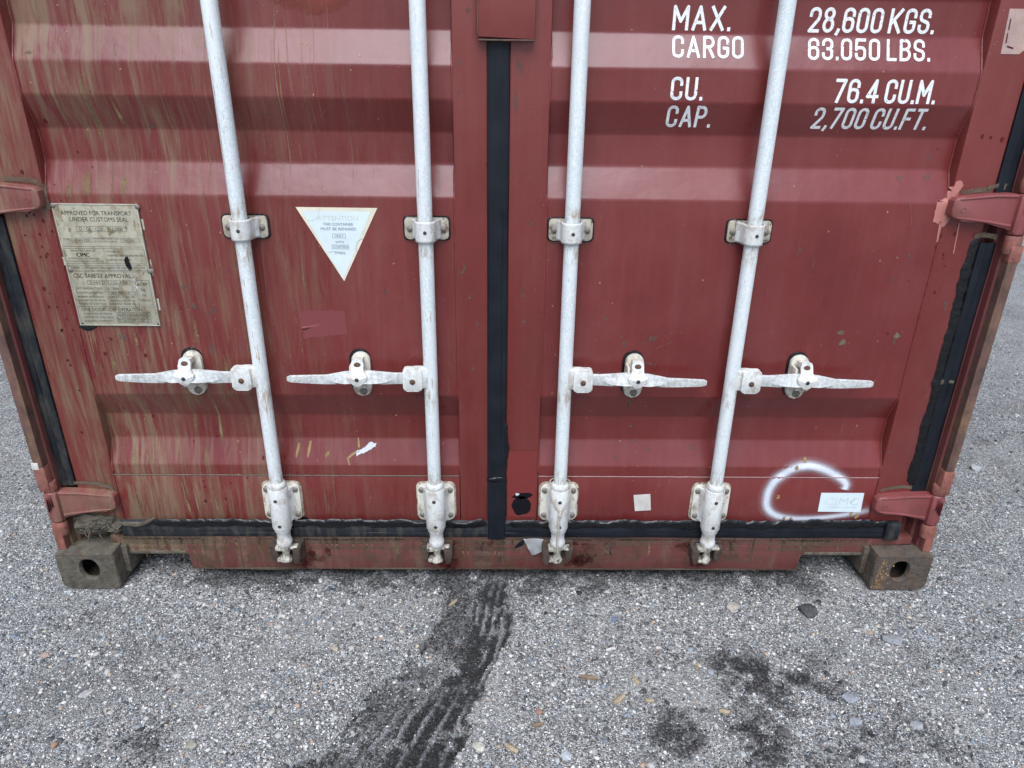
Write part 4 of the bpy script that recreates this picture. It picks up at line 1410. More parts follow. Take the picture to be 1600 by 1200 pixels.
    for q, t0 in ((-1, 0), (1, 1)):
        xx = bx + q * .033
        pr = [(-.011, .016), (.009, .020), (.011, .004), (.006, -.018), (.001, -.030), (-.007, -.029), (-.010, -.008)]
        add_prism(bm, [(xx + q * a, .112 + b) for a, b in pr], .004 if (q * s < 0) else .018, .042, .003)
    for v in bm.verts:
        v.co += Vector((nz(v.co.x * 60, v.co.z * 60, idx + 20), nz(v.co.x * 60, v.co.z * 70, idx + 24), nz(v.co.x * 70, v.co.y * 60, idx + 29))) * .004
    bobj('cam_keeper', bm, 'keeper', bar, True, 40)
    return bar
bars = [locking_bar(x, s, i) for i, (x, s) in enumerate(((-.591, -1), (-.1717, -1), (.1638, 1), (.5825, 1)))]

# ------------------------------------------------------------------ text
def text_mesh(txt, size=1.0):
    """built-in font -> (verts2d, faces, width) with cap height = size"""
    cu = bpy.data.curves.new('t', 'FONT')
    cu.body = txt
    cu.size = 1.0
    cu.resolution_u = 3
    o = bpy.data.objects.new('t', cu)
    COL.objects.link(o)
    dg = bpy.context.evaluated_depsgraph_get()
    me = o.evaluated_get(dg).to_mesh()
    V = [(v.co.x, v.co.y) for v in me.vertices]
    F = [tuple(p.vertices) for p in me.polygons]
    o.evaluated_get(dg).to_mesh_clear()
    bpy.data.objects.remove(o, do_unlink=True)
    bpy.data.curves.remove(cu)
    k = size / .69
    xs = [v[0] for v in V] or [0]
    x0 = min(xs)
    return [((x - x0) * k, y * k) for x, y in V], F, (max(xs) - x0) * k

class Print:
    def __init__(s): s.v, s.f, s.a = [], [], []
    def text(s, txt, x, z, h, y, align='l', w=None, wmax=None, op=1.0):
        V, F, W = text_mesh(txt, h)
        kx = w / W if w else (min(1, wmax / W) if wmax else 1.0)
        W *= kx
        ox = x - (W / 2 if align == 'c' else (W if align == 'r' else 0))
        b = len(s.v)
        s.v += [(ox + vx * kx, y, z + vz) for vx, vz in V]
        s.f += [tuple(b + i for i in q) for q in F]
        s.a += [op] * len(V)
    def rect(s, x0, x1, z0, z1, y, t=.0006, op=1.0):
        for (a, b, c, d) in ((x0, x1, z0, z0 + t), (x0, x1, z1 - t, z1), (x0, x0 + t, z0 + t, z1 - t), (x1 - t, x1, z0 + t, z1 - t)):
            k = len(s.v)
            s.v += [(a, y, c), (b, y, c), (b, y, d), (a, y, d)]
            s.f.append((k, k + 1, k + 2, k + 3)); s.a += [op] * 4
    def line(s, x0, x1, z, y, t=.0006, op=1.0): 
        k = len(s.v)
        s.v += [(x0, y, z), (x1, y, z), (x1, y, z + t), (x0, y, z + t)]
        s.f.append((k, k + 1, k + 2, k + 3)); s.a += [op] * 4
    def make(s, name, mat, parent): return obj(name, s.v, s.f, mat, parent, attr=s.a)

# embossed handle lettering (raised a little above the grip)
for txt, x, y, z, h, parent in LET['cast']:
    V, F, W = text_mesh(txt, h)
    kx = .042 / W
    bm = bmesh.new()
    vs_ = [bm.verts.new((x + vx * kx, y - .0001, z + vz)) for vx, vz in V]
    for q in F:
        try: bm.faces.new([vs_[i] for i in q])
        except ValueError: pass
    r_ = bmesh.ops.extrude_face_region(bm, geom=list(bm.faces))
    for g in r_['geom']:
        if isinstance(g, bmesh.types.BMVert): g.co.y -= .0011
    bobj('cast_lettering', bm, 'sleeve', parent)

# data plate -------------------------------------------------------------------------------
PX0, PX1, PZ1, PZ0 = -1.026, -.832, 1.054, .761
yp = YO - .0045
dpl = prism('data_plate', [(PX0, PZ0), (PX1, PZ0), (PX1, PZ1), (PX0, PZ1)], yp, YO - .001, 'plate', box_c, .0006)
dpl['label'] = 'weathered aluminium approval plate with engraved text'
for (a, b, c, d) in ((PX0, PX1, PZ1 - .0022, PZ1), (PX0, PX0 + .0022, PZ0, PZ1 - .0024), (PX1 - .0022, PX1, PZ0, PZ1 - .0024), (PX0 + .0024, PX1 - .0024, PZ0, PZ0 + .002)):
    box('plate_rim', a, b, yp - .0012, yp + .0005, c, d, 'plate_edge', dpl, .0003, 1)
ptx = Print()
pf = Print()
y_ = yp - .0002
def pz(f): return PZ1 - f * (PZ1 - PZ0)
PW_ = PX1 - PX0
def px(f): return PX0 + f * PW_
ptx.text('APPROVED FOR TRANSPORT', px(.50), pz(.088), .0095, y_, 'c', w=PW_ * .83)
ptx.text('UNDER CUSTOMS SEAL', px(.52), pz(.137), .0098, y_, 'c', w=PW_ * .69)
ptx.rect(px(.225), px(.82), pz(.217), pz(.175), y_)
ptx.text('D / GL - 1220 - 59 / 2000', px(.52), pz(.21), .0078, y_, 'c', w=PW_ * .51)
pf.text('TYPE', px(.04), pz(.29), .0052, y_)
ptx.rect(px(.14), px(.375), pz(.303), pz(.267), y_)
ptx.text('HC40-22B', px(.255), pz(.296), .0062, y_, 'c', wmax=PW_ * .2)
pf.text('MANUFACTURER\'S NO.', px(.40), pz(.278), .0042, y_, wmax=PW_ * .31)
pf.text('OF THE CONTAINER', px(.40), pz(.302), .0042, y_, wmax=PW_ * .28)
ptx.rect(px(.725), px(.965), pz(.303), pz(.27), y_)
pf.text('CIMC 8KD -- 5', px(.845), pz(.296), .0055, y_, 'c', wmax=PW_ * .21)
ptx.line(px(.02), px(.98), pz(.337), y_)
ptx.rect(px(.02), px(.98), pz(.475), pz(.352), y_)
ptx.line(px(.50), px(.502), pz(.475), y_, pz(.352) - pz(.475))
pf.text('MANUFACTURED BY', px(.25), pz(.378), .0042, y_, 'c')
for dxx in (0, .0004, .0008):
    ptx.text('CIMC', px(.155) + dxx, pz(.418), .0088, y_, w=PW_ * .155)
pf.text('SHENZHEN SOUTHERN CIMC', px(.25), pz(.440), .0040, y_, 'c', wmax=PW_ * .36)
pf.text('CONTAINERS MANUFACTURE CO., LTD', px(.25), pz(.463), .0040, y_, 'c', wmax=PW_ * .44)
pf.text('OWNED BY', px(.52), pz(.383), .0042, y_)
pf.text('CRONOS CONTAINERS PTE LTD', px(.52), pz(.415), .0044, y_, wmax=PW_ * .44)
pf.text('UNITED KINGDOM', px(.52), pz(.45), .0044, y_)
ptx.rect(px(.02), px(.98), pz(.53), pz(.488), y_)
pf.text('TIMBER COMPONENT TREATMENT IM / RADALEUM / 1994', px(.5), pz(.517), .0052, y_, 'c', w=PW_ * .9)
ptx.line(px(.02), px(.98), pz(.541), y_)
ptx.text('CSC SAFETY APPROVAL', px(.06), pz(.592), .0102, y_, w=PW_ * .70)
ptx.rect(px(.21), px(.73), pz(.65), pz(.613), y_)
ptx.text('D-HH-2751 / GL-4358', px(.47), pz(.643), .0070, y_, 'c', wmax=PW_ * .46)
for k, (a, b) in enumerate((('DATE MANUFACTURED', '6   2004'), ('IDENTIFICATION NO.', 'CRSU 9181 -- 5'), ('MAXIMUM GROSS WEIGHT', '32,500 KGS  71,650 LBS'), ('ALLOWABLE STACK. WT. FOR 1.8G', '216,000 KGS / 476,190 LBS'), ('RACKING TEST LOAD VALUE', '15,240 KGS  33,600 LBS'))):
    fz = (.690, .727, .760, .790, .819)[k]
    pf.text(a, px(.05), pz(fz), .0052 if k < 2 else .0046, y_, wmax=PW_ * .33)
    (ptx if k < 2 else pf).text(b, px(.42) if k > 1 else px(.45), pz(fz), .0052 if k < 2 else .0046, y_, wmax=PW_ * .33)
ptx.rect(px(.43), px(.77), pz(.735), pz(.708), y_)
ptx.rect(px(.79), px(.965), pz(.82), pz(.61), y_)
ptx.text('ACEP', px(.875), pz(.655), .0072, y_, 'c', w=PW_ * .13)
for t_, fz in (('GB,', .70), ('157', .745), ('CRONOS', .788)):
    pf.text(t_, px(.875), pz(fz), .0055, y_, 'c', wmax=PW_ * .14)
ptx.line(px(.02), px(.98), pz(.838), y_)
ptx.text('ONE DOOR - OFF OPERATION', px(.06), pz(.876), .0085, y_, w=PW_ * .75)
for k, fz in enumerate((.905, .936, .968)):
    pf.text(('ALLOW. STACK. WT. FOR 1.8G', 'RACKING TEST LOAD VALUE', 'END WALL STRENGTH')[k], px(.07), pz(fz), .0046, y_, wmax=PW_ * .36)
    for q, (a, b) in enumerate(((.49, .69), (.70, .90))):
        ptx.rect(px(a), px(b), pz(fz + .006), pz(fz - .022), y_)
        pf.text(('30,480 KGS', '67,200 LBS')[q] if k != 1 else ('7,500 KGS', '16,530 LBS')[q], px((a + b) / 2), pz(fz), .0046, y_, 'c', wmax=PW_ * .17)
ptx.make('plate_lettering', 'ink', dpl)
pf.make('fine_lettering', 'ink_faint', dpl)['kind'] = 'stuff'
for (a, b) in ((.0, .015), (.985, .02), (.02, .528), (.985, .535)):
    inst('rivet', RIV_S, (px(a) + .003, yp - .0005, pz(b)), dpl, 1.15)
for a in (.03, .975):
    inst('rivet_hole', DOT, (px(a), yp, pz(.985)), dpl, .6)
f = Film()
f.v = []; 
f.blob(-.8795, .917, .0062, .0185, 1, rough=.3, off=.0056, rot=.08)
f.make('tar_smear', 'tarfilm', dpl)
f = Film()
f.blob(-.872, .868, .0085, .030, .20, rough=.2, off=.0052, core=.3)
f.make('pale_run', 'whitefilm', dpl)
f = Film()
for k in range(40):
    f.blob(random.uniform(PX0, PX1), random.uniform(PZ0, PZ1), random.uniform(.002, .006), random.uniform(.003, .012), random.uniform(.3, .6), rough=.5, off=.0050)
f.make('grime_spot', 'mudstreak', dpl)['kind'] = 'stuff'
smear('sealant_smear', [(-1.034, .757), (-1.015, .753), (-.99, .756)], .006, .010, .0016, seed=21, jag=.004)
for (a, b) in (((-.8285, 1.02), (-.8285, .995)), ((-.828, .925), (-.828, .885)), ((-1.0300, .93), (-1.030, .91)), ((-.828, .83), (-.828, .80))):
    smear('sealant_bead', [a, ((a[0] + b[0]) / 2, (a[1] + b[1]) / 2), b], .003, .003, .002, 'rustplate', dpl, seed=a[1], jag=.002)

# triangular sticker -----------------------------------------------------------------------
yt = YO - .0011
TR = [(-.472, 1.051), (-.2845, 1.0505), (-.3745, .8765)]
tri = obj('warning_sticker', [(x, yt, z) for x, z in TR] + [(x, YO - .0004, z) for x, z in TR], [(0, 2, 1), (0, 1, 4, 3), (1, 2, 5, 4), (2, 0, 3, 5)], 'sticker_rim', box_c)
tri['label'] = 'white triangular repair notice sticker, point down'
ctr = (sum(p[0] for p in TR) / 3, sum(p[1] for p in TR) / 3)
inn = [(ctr[0] + (x - ctr[0]) * .84 - .001, ctr[1] + (z - ctr[1]) * .84 + .001) for x, z in TR]
inn[2] = (inn[2][0], inn[2][1] - .014)
obj('sticker_face', [(x, yt - .0003, z) for x, z in inn], [(0, 2, 1)], 'sticker', tri)
pr = Print(); yk = yt - .0006
tx = -.3775
pr.text('THIS CONTAINER', tx, 1.0095, .0064, yk, 'c', w=.070)
pr.text('MUST BE REPAIRED', tx, .9985, .0064, yk, 'c', w=.082)
pr.rect(tx - .016, tx + .015, .9805, .9905, yk, .0007); pr.text('ONLY', tx, .9828, .0054, yk, 'c', w=.021)
pr.text('WITH', tx, .9685, .0054, yk, 'c', w=.020)
pr.rect(tx - .019, tx + .021, .9545, .9645, yk, .0007); pr.text('CORTEN', tx + .001, .9568, .0054, yk, 'c', w=.035)
pr.text('STEEL', tx, .9425, .0058, yk, 'c', w=.026)
pr.make('sticker_lettering', 'stk_ink', tri)
pr = Print(); pr.text('ATTENTION', tx, 1.0215, .0105, yk, 'c', w=.094)
pr.make('faded_lettering', 'stk_faded', tri)
for q in range(3):
    p = [(-.455 + .02 * q + .05 * t, yk, 1.040 - .02 * math.sin(t * 2.2 + q) - .02 * q * t) for t in np.linspace(0, .9, 12)]
    if q == 0: tube('sticker_crease', [(-.44 + .022 * math.cos(a), yk, 1.047 + .026 * math.sin(a)) for a in np.linspace(-1.9, .2, 14)], .0003, 'stk_faded', tri, 4)
    if q == 1: tube('sticker_crease', [(-.318 - .022 * math.cos(a), yk, .958 + .022 * math.sin(a)) for a in np.linspace(-.5, 1.5, 14)], .0003, 'stk_ink', tri, 4)
    if q == 2: tube('sticker_crease', [(-.405 + .03 * t, yk, .9465 + .002 * math.sin(t * 4)) for t in np.linspace(0, 1, 8)], .0003, 'stk_ink', tri, 4)

# lower right logo sticker ------------------------------------------------------------------
SQ = [(.889, .2895), (1.0085, .2895), (1.0110, .2275), (.8905, .2285)]
ls = obj('logo_sticker', [(x, YF - .0012, z) for x, z in SQ] + [(x, YF - .0004, z) for x, z in SQ], [(0, 3, 2, 1), (0, 1, 5, 4), (1, 2, 6, 5), (2, 3, 7, 6), (3, 0, 4, 7)], 'sticker', box_c)
ls['label'] = 'sun faded white oblong sticker over the sprayed mark'
pr = Print(); pr.text('CIMC', .9515, .2505, .024, YF - .0015, 'c', w=.094)
pr.line(.913, .995, .2415, YF - .0015, .0035, 1)
pr.make('faded_lettering', m_simple('ghost_ink', (0.60, 0.69, 0.70), .5), ls)
tube('ink_remnant', [(.976, YF - .0016, .258), (.982, YF - .0016, .265), (.987, YF - .0016, .2705)], .0005, 'stk_ink', ls, 4)
# small square label ------------------------------------------------------------------------
f = [(.3705, .2795), (.4165, .2835), (.4225, .231), (.3785, .228)]
sq = obj('paper_label', [(x, YF - .0012, z) for x, z in f] + [(x, YF - .0002, z) for x, z in f], [(0, 3, 2, 1), (0, 1, 5, 4), (1, 2, 6, 5), (2, 3, 7, 6), (3, 0, 4, 7)], 'paper', box_c)
sq['label'] = 'small worn white square label'
# old paper label on the upper right frame ----------------------------------------------------
f = [(1.0625, 1.476), (1.1115, 1.476), (1.117, 1.398), (1.108, 1.390), (1.068, 1.390)]
op = obj('torn_label', [(x, YF - .001, z) for x, z in f] + [(x, YF - .0001, z) for x, z in f], [(0, 4, 3, 2, 1)] + [(i, (i + 1) % 5, 5 + (i + 1) % 5, 5 + i) for i in range(5)], 'oldpaper', box_c)
op['label'] = 'bleached remains of a label on the right frame'
f = Film(); f.ribbon([(1.070, 1.457), (1.0715, 1.436)], .003, 1, off=.0014); f.ribbon([(1.0715, 1.430), (1.073, 1.411)], .003, 1, off=.0014); f.ribbon([(1.077, 1.405), (1.092, 1.401)], .0035, 1, off=.0014)
f.make('exposed_paint', 'darkspot', op)

# silver tape scrap on the sill
tp = [(.070, .1395), (.098, .1400), (.1265, .1375), (.124, .100), (.105, .086), (.094, .0845), (.083, .110)]
bm = bmesh.new(); add_prism(bm, tp, YS - .004, YS - .0015, .0004)
bmesh.ops.triangulate(bm, faces=list(bm.faces))
bmesh.ops.subdivide_edges(bm, edges=list(bm.edges), cuts=2, use_grid_fill=True)
for v in bm.verts: v.co.y += .004 * nz(v.co.x * 60, v.co.z * 60, 3) - .002
bobj('tape_scrap', bm, 'foil', box_c, True, 30)['label'] = 'crumpled scrap of silver tape'
smear('sealant_smear', [(.045, .105), (.06, .118), (.075, .135)], .007, .008, .0015, seed=31, jag=.004)

# films on the doors -----------------------------------------------------------------------
# black tar dab on the centre frame
f = Film()
f.blob(.061, .243, .0285, .0285, 1, rough=.22, core=.86, seed=3); f.blob(.066, .277, .026, .011, 1, rough=.4, core=.85, seed=8)
f.make('tar_dab', 'tarfilm', doorR)
f = Film(); f.blob(.050, .2815, .007, .004, 1, off=.0014, rough=.4); f.make('bare_spot', 'whitefilm', doorR)
# repainted, paler patch low on the centre frame of the right door
f = Film(); f.poly([(.022, .417), (.101, .419), (.100, .206), (.022, .206)], 1, off=.0004, rough=.002, feather=.04); f.make('repainted_patch', 'stilepatch', doorR)
f = Film(); f.poly([(-.495, .801), (-.382, .804), (-.3775, .742), (-.485, .728)], 1, off=.0005, rough=.005, sub=16, feather=.06); f.make('repainted_patch', 'palepatch', doorL)
# salmon primer daub beside the upper right hinge
f = Film()
f.poly([(1.012, 1.081), (1.034, 1.087), (1.043, 1.123), (1.049, 1.130), (1.064, 1.116), (1.056, 1.104), (1.055, 1.085), (1.052, 1.040), (1.039, 1.021), (1.030, 1.028), (1.014, 1.032)], 1, off=.0012, rough=.003, feather=.05)
f.ribbon([(1.033, 1.035), (1.034, 1.01), (1.0355, .985)], [.009, .006, .004], 1, off=.0012)
f.ribbon([(1.075, 1.03), (1.077, 1.0), (1.080, .958)], [.004, .003, .003], [.45, .35, .4], off=.0012)
f.make('primer_daub', 'primerfilm', doorR)
# faded orange patch at the top of the left door
f = Film()
f.poly([(-.50, 1.560), (-.27, 1.560), (-.29, 1.50), (-.34, 1.455), (-.42, 1.445), (-.485, 1.470)], .75, off=.0005, rough=.01, feather=.5)
f.make('faded_patch', 'orangefilm', doorL)
# white scrape on the left door
f = Film()
f.poly([(-.384, .392), (-.362, .399), (-.336, .413), (-.330, .421), (-.345, .426), (-.366, .411), (-.384, .404)], 1, rough=.004, feather=.1)
f.make('white_scrape', 'whitefilm', doorL)
f = Film()
f.ribbon([(-.376, .405), (-.395, .395), (-.407, .385), (-.402, .368)], [.006, .007, .006, .003], .9); f.ribbon([(-.379, .437), (-.377, .412)], [.004, .007], .9)
for (x, z, L) in ((-.541, .405, .035), (-.510, .408, .04), (-.462, .395, .012)):
    f.ribbon([(x + .004, z + L / 2), (x, z), (x - .004, z - L / 2)], [.006, .009, .004], .8)
f.make('tan_adhesive', 'tanfilm', doorL)['kind'] = 'stuff'
# white sprayed C
f = Film()
cp_ = [(.9510, .300), (.952, .318), (.930, .3385), (.889, .3600), (.840, .3715), (.795, .3600), (.755, .326), (.741, .280), (.750, .236), (.786, .211), (.846, .2035), (.917, .2095), (.986, .2215), (1.034, .2330)]
# smooth the path
def smooth(pts, k=6):
    out = []
    for i in range(len(pts) - 1):
        p0, p1, p2, p3 = (pts[max(i - 1, 0)], pts[i], pts[i + 1], pts[min(i + 2, len(pts) - 1)])
        for j in range(k):
            t = j / k
            out.append(tuple(.5 * (2 * p1[q] + (p2[q] - p0[q]) * t + (2 * p0[q] - 5 * p1[q] + 4 * p2[q] - p3[q]) * t * t + (3 * p1[q] - p0[q] - 3 * p2[q] + p3[q]) * t ** 3) for q in range(len(p0))))
    out.append(pts[-1])
    return out
sp_ = smooth(cp_)
n_ = len(sp_)
ws = [np.interp(i / n_, [0, .15, .45, .7, .85, 1], [.024, .027, .031, .025, .019, .024]) for i in range(n_)]
os_ = [np.interp(i / n_, [0, .1, .5, .8, .9, 1], [.95, .9, .82, .74, .6, .2]) for i in range(n_)]
f.ribbon(sp_, ws, os_, off=.0004, cross=(0, .08, .40, .88, 1, .88, .40, .08, 0), cw=(-1.9, -1.2, -.70, -.36, 0, .36, .70, 1.2, 1.9))
f.make('spray_mark', 'spray', doorR)['label'] = 'white spray painted letter C with soft edges'
f = Film()
for (x, z) in ((.772, .277), (.800, .205), (.83, .385), (.81, .366), (.985, .222), (1.003, .214), (.82, .20)):
    f.blob(x, z, random.uniform(.004, .007), random.uniform(.005, .011), .7, off=.0011, rough=.5)
f.make('rust_spot', 'tanfilm', doorR)['kind'] = 'stuff'

# scuffs
f = Film()
for (x, z, rx, rz) in ((.924, 1.128, .016, .010), (.985, 1.175, .007, .022), (.988, 1.133, .012, .012), (.713, .963, .009, .016), (.706, .950, .006, .006), (.977, .951, .008, .010), (.948, .892, .008, .008),
                       (1.094, .833, .009, .020), (.857, .755, .005, .004), (.865, .722, .006, .012), (.380, .735, .022, .012), (.362, .722, .014, .006), (.311, .722, .009, .014), (.304, .74, .006, .009), (.263, .789, .008, .011), (.256, .925, .005, .008), (.380, .668, .022, .005),
                       (.341, .553, .009, .02), (.352, .475, .006, .01), (.364, .432, .012, .013), (.399, .414, .009, .012), (.312, .392, .008, .013), (.520, .417, .012, .014), (.322, .297, .006, .006), (1.050, .421, .008, .009), (1.112, .395, .007, .009), (.253, .346, .012, .005), (.60, .62, .006, .004), (.535, .56, .012, .006),
                       (-.533, .712, .006, .008), (-.278, .852, .007, .013), (-.066, .654, .007, .009), (-.087, .910, .009, .02), (-.075, .84, .008, .015), (-.055, .77, .007, .012), (-.09, 1.30, .008, .006), (-.05, .39, .006, .004), (.06, .78, .007, .012), (.055, .85, .006, .03), (.075, 1.02, .008, .012), (-.09, 1.36, .004, .012), (-.070, 1.46, .009, .014), (.04, 1.35, .010, .030), (.03, 1.28, .008, .03)):
    f.blob(x, z, rx, rz, .55, rough=.8, core=.35, n=22, rot=random.uniform(-.4, .4))
for (x, z, rx, rz) in ((-1.003, 1.367, .010, .004), (-.520, 1.25, .008, .006), (-.78, 1.22, .008, .008), (-.70, .80, .010, .010), (-.76, .86, .008, .009), (-.93, .73, .012, .014), (-.745, .81, .009, .01), (-.72, .70, .007, .02)):
    f.blob(x, z, rx, rz, .6, rough=.6)
sc = f.make('scuff_mark', 'scuff', box_c); sc['kind'] = 'stuff'
f = Film()
for (x, z) in ((.993, .748), (.853, .757), (.86, .73)):
    f.blob(x, z, .011, .009, .8, rough=.6); 
f.ribbon([(.993, .744), (.991, .725)], [.008, .004], .6)
for (x, z) in ((.1125, .94), (.2, .965)):
    pass
for bx in (.1638, .5825):
    for q in (-1, 1): f.ribbon([(bx + q * .040, .978), (bx + q * .041, .952)], [.007, .003], [.5, 0])
f.ribbon([(.341, .590), (.340, .56), (.341, .535)], [.010, .012, .006], [.6, .4, 0])
f.make('bare_scratch', 'greyfilm', box_c)['kind'] = 'stuff'

# long faint scratches
f = Film()
for k in range(34):
    x, z = (random.uniform(.14, 1.0) if k < 22 else random.uniform(-.55, -.12)), random.uniform(.22, 1.3)
    a, L = random.gauss(1.3, .7), random.uniform(.02, .16)
    c_ = random.gauss(0, 4)
    pts = [(x + L * t * math.cos(a + c_ * L * t), z + L * t * math.sin(a + c_ * L * t)) for t in np.linspace(0, 1, 8)]
    if any(.106 > abs(p[0]) or abs(p[0]) > 1.03 or p[1] < .2 for p in pts): continue
    f.ribbon(pts, random.uniform(.0009, .0016), [random.uniform(.2, .6) for _ in pts])
f.make('scratch', 'palestreak', box_c)['kind'] = 'stuff'
# mud drips on the left door: distinct runs, following the folds
f = Film()
def run(x, z1, z0, w, op, wob=.004, lean=0.0):
    n = max(3, int((z1 - z0) / .03))
    pts, W, O = [], [], []
    sd_ = random.random() * 50
    for i in range(n + 1):
        t = i / n
        pts.append((x + lean * t + wob * nz(t * (z1 - z0) * 14, sd_), z1 + (z0 - z1) * t))
        W.append(w * (.6 + .6 * abs(nz(t * 7, sd_, 3)) + .3 * t))
        O.append(op * min(1, t * 6 + .3) * min(1, (1 - t) * 5 + .05) * (.75 + .6 * nz(t * 5, sd_, 7)))
    f.ribbon(pts, W, O)
for k in range(150):
    x = -1.02 + .62 * (random.random() ** 1.35)
    z1 = random.choice([1.5, 1.40, 1.30, 1.22, 1.10, 1.05, .95, .8, .62, .5, .42, .335, .335])
    z1 += random.uniform(-.06, .03)
    z1 = min(z1, 1.55)
    run(x, z1, max(z1 - random.uniform(.05, .30), .2), random.uniform(.002, .006), random.uniform(.3, .62), .003)
for k in range(30):
    x = random.uniform(-.45, -.11)
    z1 = random.uniform(.35, 1.5)
    run(x, z1, max(z1 - random.uniform(.03, .22), .2), random.uniform(.0015, .004), random.uniform(.25, .5), .002)
for (x, z1, z0, w, op, wob, ln) in ((-.85, 1.292, 1.215, .010, .9, .004, .01), (-.742, .566, .418, .010, .95, .005, 0), (-.555, .333, .205, .007, .9, .004, .012), (-.80, .600, .440, .008, .8, .004, -.01), (-.785, .42, .35, .010, .7, .003, 0), (-.95, .335, .22, .010, .8, .004, .01), (-.86, .33, .20, .009, .85, .003, .01),
                                    (-.83, .33, .21, .006, .9, .003, .005), (-.78, .33, .2, .006, .8, .003, .01), (-.975, .42, .35, .012, .8, .004, 0), (-.94, .40, .36, .010, .7, .003, 0), (-.90, 1.33, 1.17, .018, .6, .004, .0), (-.69, .70, .6, .012, .7, .004, 0), (-.78, .59, .53, .014, .7, .006, 0), (-.69, .595, .555, .022, .55, .004, 0),
                                    (-.94, 1.13, 1.06, .03, .75, .006, 0), (-.86, 1.12, 1.06, .02, .7, .006, 0), (-.98, 1.11, 1.06, .02, .6, .006, 0), (-.97, .73, .62, .014, .7, .004, 0), (-.90, .745, .68, .010, .6, .003, 0), (-.75, .80, .70, .014, .6, .003, 0)):
    run(x, z1, z0, w, op, wob, ln)
f.make('mud_streak', 'mudstreak', doorL)['kind'] = 'stuff'
f = Film()
for (x, z1, z0, w, op, wob, ln) in ((-.485, 1.49, 1.10, .0035, .95, .006, .004), (-.465, 1.49, 1.22, .002, .7, .004, .02), (-.43, 1.49, 1.10, .002, .6, .004, .01), (-.405, 1.49, 1.18, .002, .6, .003, .01), (-.52, 1.40, 1.12, .002, .6, .003, 0), (-.345, 1.33, 1.08, .0018, .6, .004, .01), (-.37, 1.49, 1.40, .002, .6, .002, 0),
                                    (-.52, 1.0, .66, .002, .6, .006, .03), (-.29, .335, .21, .0018, .5, .004, .02), (-.42, .57, .45, .002, .5, .003, .01), (-.32, .89, .80, .002, .5, .002, 0), (-.25, 1.05, .88, .0018, .45, .003, 0)):
    run(x, z1, z0, w, op, wob, ln)
for k in range(45):
    x = -1.0 + .6 * random.random()
    z1 = random.uniform(1.15, 1.5)
    run(x, z1, z1 - random.uniform(.06, .25), random.uniform(.0012, .0024), random.uniform(.35, .7), .002, random.uniform(-.004, .01))
f.make('drip_line', 'palestreak', doorL)['kind'] = 'stuff'
# small specks
f = Film()
for k in range(120):
    x = random.uniform(-1.02, -.12) if k < 85 else random.uniform(.12, 1.0)
    f.blob(x, random.uniform(.22, 1.48), random.uniform(.0012, .0028), random.uniform(.0012, .0034), .9, n=8, rough=.4)
f.make('pale_speck', 'chipfilm', box_c)['kind'] = 'stuff'
f = Film()
for k in range(0, 190, 2):
    if k < 70: x, z = random.gauss(-1.07, .04), random.gauss(.86, .16)
    elif k < 110: x, z = random.gauss(-.98, .06), random.gauss(.9, .25)
    elif k < 150: x, z = random.gauss(1.06, .04), random.gauss(1.02, .10)
    else: x, z = random.uniform(-1.0, -.5), random.uniform(.22, .45)
    if abs(x) > 1.135: continue
    if .76 < z < 1.056 and -1.03 < x < -.83: continue
    r = random.uniform(.0014, .0045)
    f.blob(x, z, r, r * random.uniform(1, 1.5), .95, n=10, rough=.2)
f.make('dark_red_spot', 'darkspot', box_c)['kind'] = 'stuff'

